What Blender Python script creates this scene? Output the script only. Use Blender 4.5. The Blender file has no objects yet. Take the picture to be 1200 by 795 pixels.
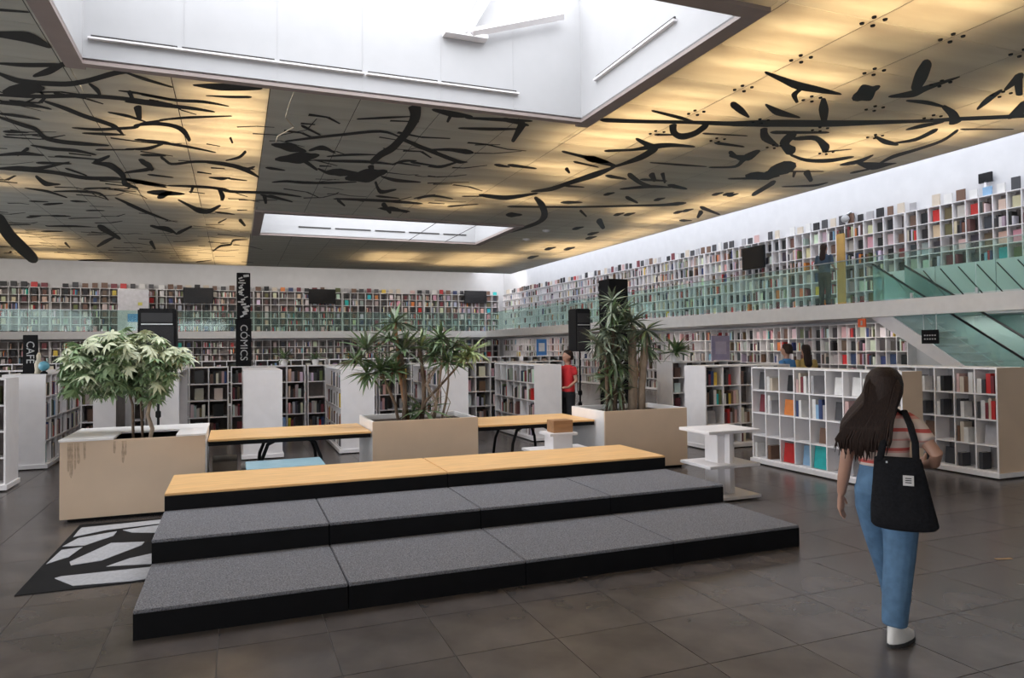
import bpy, bmesh, math, random
from mathutils import Vector, Matrix
PI = math.pi
C = bpy.context.scene.collection
SC = bpy.context.scene

# ------------------------------------------------------------------ camera
cam_d = bpy.data.cameras.new('camera'); cam = bpy.data.objects.new('camera', cam_d); C.objects.link(cam)
yaw, pitch, roll = .3728, .0232, -.0104
R0 = Vector((math.cos(yaw), -math.sin(yaw), 0))
FW = Vector((math.sin(yaw)*math.cos(pitch), math.cos(yaw)*math.cos(pitch), math.sin(pitch)))
U0 = Vector((-math.sin(pitch)*math.sin(yaw), -math.sin(pitch)*math.cos(yaw), math.cos(pitch)))
RT = R0*math.cos(roll) + U0*math.sin(roll); UP = -R0*math.sin(roll) + U0*math.cos(roll)
mw = Matrix((RT, UP, -FW)).transposed().to_4x4(); mw.translation = (0, 0, 1.775)
cam.matrix_world = mw
cam_d.sensor_width = 36; cam_d.lens = 829.6/1200*36; cam_d.shift_y = -9.5/1200
cam_d.clip_start = .05; cam_d.clip_end = 200
SC.camera = cam

# ------------------------------------------------------------------ sky, daylight, exposure
world = bpy.data.worlds.new('sky'); SC.world = world; world.use_nodes = True
wb = world.node_tree.nodes['Background']; wb.inputs[0].default_value = (.93, .95, 1.0, 1); wb.inputs[1].default_value = 4.9
SC.view_settings.view_transform = 'Standard'; SC.view_settings.look = 'None'
SC.view_settings.exposure = 0.2; SC.view_settings.gamma = 1; SC.view_settings.use_curve_mapping = False
SC.cycles.max_bounces = 7; SC.cycles.diffuse_bounces = 4; SC.cycles.transparent_max_bounces = 16
SC.cycles.caustics_reflective = False; SC.cycles.caustics_refractive = False
SC.cycles.sample_clamp_indirect = 6
def area(name, loc, sx, sy, power, color, rot=(0, 0, 0), portal=False):
    l = bpy.data.lights.new(name, 'AREA'); l.shape = 'RECTANGLE'; l.size = sx; l.size_y = sy; l.energy = power; l.color = color
    if portal: l.cycles.is_portal = True
    o = bpy.data.objects.new(name, l); C.objects.link(o); o.location = loc; o.rotation_euler = rot
    return o
# openings through which the sky lights the hall
area('skylight_opening', (1.86, 8.9, 8.05), 7.6, 4.2, 1, (1, 1, 1), portal=True)
area('skylight_opening', (4.65, 23.5, 7.55), 7.7, 4.0, 1, (1, 1, 1), portal=True)
area('skylight_opening', (14.93, 16, 7.95), 2.0, 50, 1, (1, 1, 1), portal=True)
area('window_opening', (-13.9, 10, 3.1), 5.0, 32, 1, (1, 1, 1), rot=(0, -PI/2, 0), portal=True)
area('window_opening', (-6, -7.9, 4.3), 9.8, 1.4, 1, (1, 1, 1), rot=(PI/2, 0, 0), portal=True)  # unseen front opening, added to light the faces turned to the camera
# warm lamps in the space above the glass ceiling: x, y, size x, size y, strength
WARM = (1.0, .74, .40)
CEIL_LAMPS = [(-.1,13.4,.8,3.9,1.2),(-.1,19.2,.8,5,1.0),(-.15,24,.8,2,.7),(-.1,31,.8,8,1.0),(-1.3,14.3,1.0,1.5,.9),(-1.5,19.9,1.3,1.5,.9),(-4.9,19.4,1.0,.9,.55),
 (-6.7,29.3,1.8,3.8,.9),(-6.8,33.8,2.4,2.0,.9),(-1.2,32,1.2,4.6,.9),(5.8,17.0,1.2,.8,.9),(7.8,17.4,1.8,.8,.9),(5.4,18.9,1.5,.6,.8),(10.2,30.4,3,4.5,.9),(6.4,30.5,2.2,3,.8),
 (6.5,10.4,.6,2.4,1.1),(6.5,12.1,1.4,1.2,1.1),(6.5,14.1,1.4,.7,1.0),(7.6,14.7,1.1,.6,.9),(6.75,7.4,1.1,2.4,1.1),(7.5,5.8,2.0,1.0,1.1),(8.1,8.3,1.3,1.3,1.0),(7.5,9.8,1.0,1.0,1.0),(7.6,11.4,1.0,.8,.9),
 (12.3,7.9,1.8,.8,1.0),(11.3,6.7,.8,.5,.5),(11.4,10.6,1.4,1.3,1.1),(12.5,9.4,1.0,.8,1.0),(11.9,11.9,1.4,.8,1.0),(12.6,15.9,1.2,2.3,1.0),(12.5,18.7,1.2,1.8,1.0),(10.7,17.8,.8,.8,.7),
 (11.9,25.6,1.8,2.6,.9),(13.2,26,.8,5,.9),(13.0,21.8,.8,2.4,.8),(3.4,3.6,3,1.2,1.0),(-3.2,5,1.2,3,1.0),(6.5,2.2,2,1.5,1.0),(-6,2,2,2,.9),(1,0,3,1.5,1.0),(11.5,3,1.5,1.5,.9)]  # list ends with unseen lamps over the foreground, added to warm near objects
for x, y, sx, sy, k in CEIL_LAMPS:
    area('ceiling_lamp', (x, y, 6.28), sx+.15, sy+.15, k*17*(sx+.55)*(sy+.55), WARM)
# fill lamps added above the far gallery to brighten the back wall
for x in range(-11, 15, 5):
    area('cove_lamp', (x, 38.6, 6.4), 3.0, .3, 55, (1, .92, .84), rot=(.7, 0, 0))
# strip lamps under the mezzanine
for y in (6, 10, 14, 18, 22, 26, 30, 34, 38):
    area('mezzanine_lamp', (15.0, y, 2.36), .1, 2.5, 16, (1, .93, .86))
for x in range(-12, 14, 4):
    area('mezzanine_lamp', (x, 41.0, 2.36), 2.5, .1, 16, (1, .93, .86))

# ------------------------------------------------------------------ materials
MATS = {}
def mat(name, col, rough=.6, var=.10, scale=6, metal=0, bump=0, spec=.5, emit=0, stretch=(1,1,1)):
    if name in MATS: return MATS[name]
    m = bpy.data.materials.new(name); m.use_nodes = True; nt = m.node_tree; N = nt.nodes; L = nt.links
    b = N['Principled BSDF']; b.inputs['Roughness'].default_value = rough; b.inputs['Metallic'].default_value = metal
    b.inputs['Specular IOR Level'].default_value = spec
    tc = N.new('ShaderNodeTexCoord'); mp = N.new('ShaderNodeMapping'); mp.inputs['Scale'].default_value = stretch
    no = N.new('ShaderNodeTexNoise'); no.inputs['Scale'].default_value = scale; no.inputs['Detail'].default_value = 5
    L.new(tc.outputs['Object'], mp.inputs[0]); L.new(mp.outputs[0], no.inputs['Vector'])
    r = N.new('ShaderNodeValToRGB'); r.color_ramp.elements[0].position = .3; r.color_ramp.elements[1].position = .7
    r.color_ramp.elements[0].color = tuple(max(0, c*(1-var)) for c in col)+(1,); r.color_ramp.elements[1].color = tuple(min(1, c*(1+var)) for c in col)+(1,)
    L.new(no.outputs['Fac'], r.inputs[0]); L.new(r.outputs[0], b.inputs['Base Color'])
    if bump:
        bp = N.new('ShaderNodeBump'); bp.inputs['Strength'].default_value = bump; bp.inputs['Distance'].default_value = .01
        L.new(no.outputs['Fac'], bp.inputs['Height']); L.new(bp.outputs[0], b.inputs['Normal'])
    if emit:
        b.inputs['Emission Color'].default_value = tuple(col)+(1,); b.inputs['Emission Strength'].default_value = emit
    MATS[name] = m; return m
def glass_mat(name, tint, refl=.12, dens=.25):
    m = bpy.data.materials.new(name); m.use_nodes = True; nt = m.node_tree; N = nt.nodes; L = nt.links
    out = N['Material Output']; N.remove(N['Principled BSDF'])
    tr = N.new('ShaderNodeBsdfTransparent'); tr.inputs[0].default_value = tint+(1,)
    df = N.new('ShaderNodeBsdfDiffuse'); df.inputs[0].default_value = tuple(c*.8 for c in tint)+(1,)
    no = N.new('ShaderNodeTexNoise'); no.inputs['Scale'].default_value = .8
    m0 = N.new('ShaderNodeMixShader'); mm = N.new('ShaderNodeMath'); mm.operation = 'MULTIPLY'; mm.inputs[1].default_value = dens*2
    L.new(no.outputs['Fac'], mm.inputs[0]); L.new(mm.outputs[0], m0.inputs[0]); L.new(tr.outputs[0], m0.inputs[1]); L.new(df.outputs[0], m0.inputs[2])
    gl = N.new('ShaderNodeBsdfGlossy'); gl.inputs['Roughness'].default_value = .05; gl.inputs[0].default_value = (.9, 1, .97, 1)
    m1 = N.new('ShaderNodeMixShader'); m1.inputs[0].default_value = refl
    L.new(m0.outputs[0], m1.inputs[1]); L.new(gl.outputs[0], m1.inputs[2]); L.new(m1.outputs[0], out.inputs[0])
    MATS[name] = m; return m
def ceiling_glass():
    m = bpy.data.materials.new('frosted_ceiling_glass'); m.use_nodes = True; nt = m.node_tree; N = nt.nodes; L = nt.links
    b = N['Principled BSDF']; b.inputs['Base Color'].default_value = (.62, .63, .57, 1); b.inputs['Roughness'].default_value = .45
    t = N.new('ShaderNodeBsdfTranslucent'); mx = N.new('ShaderNodeMixShader'); mx.inputs[0].default_value = .42
    tc = N.new('ShaderNodeTexCoord'); mp = N.new('ShaderNodeMapping'); mp.inputs['Scale'].default_value = (.35, 2.2, 1)
    no = N.new('ShaderNodeTexNoise'); no.inputs['Scale'].default_value = 1.3; no.inputs['Detail'].default_value = 6
    L.new(tc.outputs['Object'], mp.inputs[0]); L.new(mp.outputs[0], no.inputs['Vector'])
    r = N.new('ShaderNodeValToRGB'); r.color_ramp.elements[0].position = .3; r.color_ramp.elements[1].position = .75
    r.color_ramp.elements[0].color = (.62, .56, .50, 1); r.color_ramp.elements[1].color = (.95, .92, .86, 1)
    L.new(no.outputs['Fac'], r.inputs[0]); L.new(r.outputs[0], t.inputs[0])
    L.new(b.outputs[0], mx.inputs[1]); L.new(t.outputs[0], mx.inputs[2]); L.new(mx.outputs[0], N['Material Output'].inputs[0])
    MATS['cglass'] = m; return m
def carpet_mat():
    m = mat('grey_carpet', (.19, .19, .205), .95, .6, 110, bump=.4, spec=.1); return m
WHITE = mat('white_laminate', (.83, .805, .81), .38, .03)
WALLW = mat('white_plaster', (.60, .595, .60), .7, .03, 3)
WARMLIT = mat('cream_laminate', (.72, .56, .41), .42, .05, 2)  # warm cast of the light on white boards, put into the colour
PLASTW = mat('white_planter_board', (.88, .865, .86), .4, .03)
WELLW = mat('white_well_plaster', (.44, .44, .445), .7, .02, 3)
TAUPE = mat('taupe_frame', (.30, .245, .225), .5, .05)
BLACK = mat('black_board', (.005, .005, .006), .7, .2, spec=.2)
BLKMET = mat('black_metal', (.006, .006, .007), .55, .2, spec=.25)
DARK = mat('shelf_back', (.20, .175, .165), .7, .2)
WOOD = mat('light_wood', (.86, .53, .235), .42, .12, 5, stretch=(.6, 6, 6))
WOOD2 = mat('brown_wood', (.36, .19, .09), .5, .15, 5, stretch=(.6, 6, 6))
CARPET = carpet_mat()
FLOORM = mat('slate_tile', (.088, .076, .071), .27, .30, 2.2, bump=.03, spec=.6)
GROUT = mat('grout', (.12, .108, .10), .8, .1)
SEAM = mat('dark_seam', (.035, .032, .030), .8, .1)
SLAB = mat('mezzanine_white', (.86, .86, .865), .55, .03)
VOID = mat('dark_roof_underside', (.12, .11, .10), .9, .1)
SCREEN = mat('black_screen', (.008, .008, .009), .25, .1)
PRINT = mat('black_print', (.012, .012, .010), .6, .1)
STEEL = mat('brushed_steel', (.55, .56, .57), .35, .05, metal=.9)
SOIL = mat('soil', (.05, .035, .025), .9, .4, 30, bump=.5)
BARK = mat('bark', (.17, .12, .085), .85, .35, 25, bump=.6, stretch=(1, 1, .3))
PALEBARK = mat('pale_bark', (.36, .28, .21), .85, .25, 25, bump=.6, stretch=(1, 1, .3))
SKIN = mat('skin', (.42, .235, .165), .5, .06)
GLASS = glass_mat('green_glass', (.82, .94, .90), .025, .045)
CYAN = glass_mat('cyan_glass', (.92, 1.0, 1.0), .04, 1.2)
TEAL = glass_mat('teal_glass', (.74, .90, .88), .05, .28)
CGLASS = ceiling_glass()

# ------------------------------------------------------------------ object helpers
def link(name, me, parent=None, loc=(0,0,0), rot=(0,0,0)):
    o = bpy.data.objects.new(name, me); C.objects.link(o); o.location = loc; o.rotation_euler = rot
    if parent: o.parent = parent
    return o
def tag(o, label, cat, group=None, kind=None):
    o['label'] = label; o['category'] = cat
    if group: o['group'] = group
    if kind: o['kind'] = kind
    return o
def thing(name, label, cat, loc=(0,0,0), rz=0, group=None):
    o = bpy.data.objects.new(name, None); C.objects.link(o); o.location = loc; o.rotation_euler = (0,0,rz); o.empty_display_size = .1
    return tag(o, label, cat, group)
def struct(o): o['kind'] = 'structure'; return o
_bc = {}
def boxmesh(dx, dy, dz, m, bev=0):
    k = (round(dx,4), round(dy,4), round(dz,4), m.name, bev)
    if k in _bc: return _bc[k]
    bm = bmesh.new(); bmesh.ops.create_cube(bm, size=1); bmesh.ops.scale(bm, vec=(dx,dy,dz), verts=bm.verts)
    if bev: bmesh.ops.bevel(bm, geom=bm.edges[:], offset=bev, segments=2, affect='EDGES')
    me = bpy.data.meshes.new('box'); bm.to_mesh(me); bm.free(); me.materials.append(m); _bc[k] = me; return me
def box(name, x0, x1, y0, y1, z0, z1, m, parent=None, bev=0):
    return link(name, boxmesh(x1-x0, y1-y0, z1-z0, m, bev), parent, ((x0+x1)/2, (y0+y1)/2, (z0+z1)/2))
def frombm(name, bm, m, parent=None, loc=(0,0,0), rot=(0,0,0), smooth=False):
    me = bpy.data.meshes.new(name); bm.to_mesh(me); bm.free()
    for k in (m if isinstance(m, (list, tuple)) else [m]): me.materials.append(k)
    if smooth:
        for p in me.polygons: p.use_smooth = True
    return link(name, me, parent, loc, rot)
def bmbox(bm, x0, x1, y0, y1, z0, z1, mi=0):
    v = [bm.verts.new(p) for p in ((x0,y0,z0),(x1,y0,z0),(x1,y1,z0),(x0,y1,z0),(x0,y0,z1),(x1,y0,z1),(x1,y1,z1),(x0,y1,z1))]
    for q in ((3,2,1,0),(4,5,6,7),(0,1,5,4),(1,2,6,5),(2,3,7,6),(3,0,4,7)):
        f = bm.faces.new([v[i] for i in q]); f.material_index = mi
def prism(bm, pts, z0, z1):
    a = [bm.verts.new((x,y,z0)) for x,y in pts]; b = [bm.verts.new((x,y,z1)) for x,y in pts]
    bm.faces.new(a[::-1]); bm.faces.new(b)
    n = len(pts)
    for i in range(n): bm.faces.new((a[i], a[(i+1)%n], b[(i+1)%n], b[i]))
def tube(bm, pts, rad, seg=10, flat=1.0, side=None):
    pts = [Vector(p) for p in pts]; n = len(pts); rings = []
    if not isinstance(rad, (list, tuple)): rad = [rad]*n
    ref = Vector(side) if side else Vector((1, .013, .027))
    for i, p in enumerate(pts):
        d = (pts[min(i+1,n-1)]-pts[max(i-1,0)]).normalized()
        u = ref - d*ref.dot(d)
        if u.length < .05: u = Vector((0,1,0)) - d*d.y
        u.normalize(); w = d.cross(u)
        rings.append([bm.verts.new(p + u*math.cos(2*PI*k/seg)*rad[i] + w*math.sin(2*PI*k/seg)*rad[i]*flat) for k in range(seg)])
    for i in range(n-1):
        for k in range(seg): bm.faces.new((rings[i][k], rings[i][(k+1)%seg], rings[i+1][(k+1)%seg], rings[i+1][k]))
    d0 = (pts[0]-pts[1]).normalized()*rad[0]*.5; d1 = (pts[-1]-pts[-2]).normalized()*rad[-1]*.5
    c0 = bm.verts.new(pts[0]+d0); c1 = bm.verts.new(pts[-1]+d1)
    for k in range(seg):
        bm.faces.new((c0, rings[0][(k+1)%seg], rings[0][k])); bm.faces.new((c1, rings[-1][k], rings[-1][(k+1)%seg]))
def ell(bm, rings, seg=20):
    R = [[bm.verts.new((x+rx*math.cos(2*PI*k/seg), y+ry*math.sin(2*PI*k/seg), z)) for k in range(seg)] for x,y,z,rx,ry in rings]
    for i in range(len(R)-1):
        for k in range(seg): bm.faces.new((R[i][k], R[i][(k+1)%seg], R[i+1][(k+1)%seg], R[i+1][k]))
    bm.faces.new(R[0][::-1]); bm.faces.new(R[-1])
def ball(bm, c, r):
    if not isinstance(r, (list, tuple)): r = (r,r,r)
    ms = Matrix.Translation(c) @ Matrix.Diagonal((*r, 1))
    bmesh.ops.create_uvsphere(bm, u_segments=14, v_segments=9, radius=1, matrix=ms)
def remesh(name, bm, m, parent, voxel=.01, smooth=6, loc=(0,0,0), rot=(0,0,0)):
    bmesh.ops.recalc_face_normals(bm, faces=bm.faces)
    me = bpy.data.meshes.new(name); bm.to_mesh(me); bm.free()
    o = bpy.data.objects.new(name, me); C.objects.link(o)
    r = o.modifiers.new('r', 'REMESH'); r.mode = 'VOXEL'; r.voxel_size = voxel
    s = o.modifiers.new('s', 'SMOOTH'); s.iterations = smooth; s.factor = .5
    dg = bpy.context.evaluated_depsgraph_get(); dg.update()
    nm = bpy.data.meshes.new_from_object(o.evaluated_get(dg)); o.modifiers.clear(); o.data = nm
    nm.materials.clear(); nm.materials.append(m)
    for p in nm.polygons: p.use_smooth = True
    o.location = loc; o.rotation_euler = rot
    if parent: o.parent = parent
    return o
def text_mesh(name, body, size, m, parent, loc, rot, extrude=.003):
    cu = bpy.data.curves.new('t', 'FONT'); cu.body = body; cu.size = size; cu.extrude = extrude; cu.align_x = 'CENTER'; cu.align_y = 'CENTER'; cu.resolution_u = 3
    o = bpy.data.objects.new('t', cu); C.objects.link(o); dg = bpy.context.evaluated_depsgraph_get(); dg.update()
    me = bpy.data.meshes.new_from_object(o.evaluated_get(dg)); bpy.data.objects.remove(o)
    me.materials.clear(); me.materials.append(m)
    return link(name, me, parent, loc, rot)
ORD = ['first','second','third','fourth','fifth','sixth','seventh','eighth','ninth','tenth','eleventh','twelfth','thirteenth','fourteenth','fifteenth','sixteenth','seventeenth','eighteenth','nineteenth','twentieth','twenty-first','twenty-second','twenty-third','twenty-fourth']

# ------------------------------------------------------------------ the setting
CZ = 5.75
bm = bmesh.new(); bmbox(bm, -14, 16.2, -8, 42.4, -.3, -.005); floor = struct(frombm('floor', bm, GROUT))
TW = .64
rest = bmesh.new()
cand = []
for i in range(-22, 26):
    for j in range(-17, 59):
        x = -.1 + i*TW; y = 4.6 + j*TW
        if x < -14 or x > 15.5: continue
        cx, cy = x+TW/2, y+TW/2
        dep = cx*FW.x + cy*FW.y; lat = cx*R0.x + cy*R0.y
        under = (-.6 < x and x+TW < 4.6 and 4.95 < y and y+TW < 8.0)
        vis = dep > 3.2 and abs(lat) < .78*dep+.4 and not under
        cand.append((dep if vis else 1e3, x, y))
cand.sort()
tile_me = boxmesh(TW-.006, TW-.006, .005, FLOORM)
for n, (d, x, y) in enumerate(cand):
    if n < 290 and d < 900: link('tile', tile_me, floor, (x+TW/2-0, y+TW/2, -.0025 + (random.Random(n).random()-.5)*.0006))
    else: bmbox(rest, x+.004, x+TW-.004, y+.004, y+TW-.004, -.005, 0)
o = frombm('floor_tiles', rest, FLOORM, floor); o['kind'] = 'stuff'
struct(box('wall_right', 15.98, 16.2, -8, 42.4, -.1, 8.0, WALLW))
struct(box('wall_back', -14.2, 16.2, 42.2, 42.4, -.1, 8.0, WALLW))
for x0, x1, z0, z1 in ((-14.2,-11,0,8),(-1,16.2,0,8),(-11,-1,0,3.5),(-11,-1,5.1,8)): struct(box('wall_front', x0, x1, -8.2, -8, z0, z1, WALLW))
for y0, y1, z0, z1 in ((-8,-6,0,8),(26,42.2,0,8),(-6,26,0,.6),(-6,26,5.6,8)): struct(box('wall_left', -14.2, -14, y0, y1, z0, z1, WALLW))
# roof above the glass ceiling, with the skylight wells left open
HOLES = [(-1.93, 5.645, 6.8, 11.0), (.79, 8.52, 21.5, 25.5)]
def minus(r, h):
    x0,x1,y0,y1 = r; a0,a1,b0,b1 = h
    if a1 <= x0 or a0 >= x1 or b1 <= y0 or b0 >= y1: return [r]
    out = []
    if x0 < a0: out.append((x0,a0,y0,y1))
    if a1 < x1: out.append((a1,x1,y0,y1))
    m0, m1 = max(x0,a0), min(x1,a1)
    if y0 < b0: out.append((m0,m1,y0,b0))
    if b1 < y1: out.append((m0,m1,b1,y1))
    return out
rects = [(-14,13.9,-8,42.2)]
for h in HOLES: rects = [q for r in rects for q in minus(r, (h[0]-.04, h[1]+.04, h[2]-.04, h[3]+.04))]
for r in rects: struct(box('ceiling_roof', *r, 6.62, 6.8, VOID))
struct(box('ceiling_roof', 13.9, 16.2, 41.0, 42.2, 7.9, 8.0, WALLW))
struct(box('trim_1', 13.86, 13.9, -8, 35.6, CZ, 6.62, WALLW)); struct(box('trim_2', -14, 13.9, 35.56, 35.6, CZ, 6.62, WALLW))
struct(box('trim_3', .49, .51, 11.3, 35.5, CZ+.03, 6.62, WALLW))  # unseen baffle added above the glass to give the lamp glow a sharp edge
STRIPDIM = glass_mat('strip_glazing', (.58, .60, .64), .0, .0)  # unseen tinted panes, added to dim the sky above the right wall
wg = struct(bpy.data.objects.new('window_9', None)); C.objects.link(wg)
for k in range(18): box('pane', 13.92, 15.96, -7.9+2.7*k, -7.9+2.7*k+2.68, 7.80, 7.81, STRIPDIM, wg)
# glass ceiling panels
ceiling = struct(bpy.data.objects.new('ceiling', None)); C.objects.link(ceiling)
farp = bmesh.new(); pc = []
xs = [.5+1.365*k for k in range(-11, 10)] + [13.88]; xs[0] = -14
ys = [6.4+1.2*k for k in range(-12, 25)] + [35.55]
for i in range(len(xs)-1):
    for j in range(len(ys)-1):
        rr = [(xs[i], xs[i+1], ys[j], ys[j+1])]
        for h in HOLES:
            hh = (h[0]-.22, h[1]+.22, h[2]-.22, h[3]+.22); rr = [q for r in rr for q in minus(r, hh)]
        for r in rr:
            if r[1]-r[0] < .03 or r[3]-r[2] < .03: continue
            cx, cy = (r[0]+r[1])/2, (r[2]+r[3])/2; dep = cx*FW.x + cy*FW.y; lat = cx*R0.x + cy*R0.y
            vis = abs(lat) < .76*dep+.6 and dep > 8.0
            pc.append((dep if vis else 1e3, r))
pc.sort()
for n, (d, r) in enumerate(pc):
    if n < 290 and d < 900: box('glass_panel', r[0]+.006, r[1]-.006, r[2]+.006, r[3]-.006, CZ, CZ+.02, CGLASS, ceiling)
    else: bmbox(farp, r[0]+.006, r[1]-.006, r[2]+.006, r[3]-.006, CZ, CZ+.02)
o = frombm('glass_panels', farp, CGLASS, ceiling); o['kind'] = 'stuff'
# joints, seen as thin dark seams, and the four-bolt fittings at the corners
sb = bmesh.new()
for x in xs[1:-1]:
    for a, b in ((-8, 6.5), (11.3, 21.2), (25.8, 35.5)) if -2.2 < x < 5.9 else ((-8, 35.5),): bmbox(sb, x-.006, x+.006, a, b, CZ+.003, CZ+.018)
o = frombm('seams', sb, SEAM, ceiling); o['kind'] = 'stuff'
bolt = bmesh.new(); bmesh.ops.create_cone(bolt, cap_ends=True, segments=8, radius1=.025, radius2=.03, depth=.02)
bolt_me = bpy.data.meshes.new('bolt'); bolt.to_mesh(bolt_me); bolt.free(); bolt_me.materials.append(BLKMET)
for x in xs[13:20]:
    for y in ys[12:17]:
        if x < 6.2: continue
        for sx in (-.09, .09):
            for sy in (-.09, .09): link('bolt', bolt_me, ceiling, (x+sx, y+sy, CZ-.01))
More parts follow.
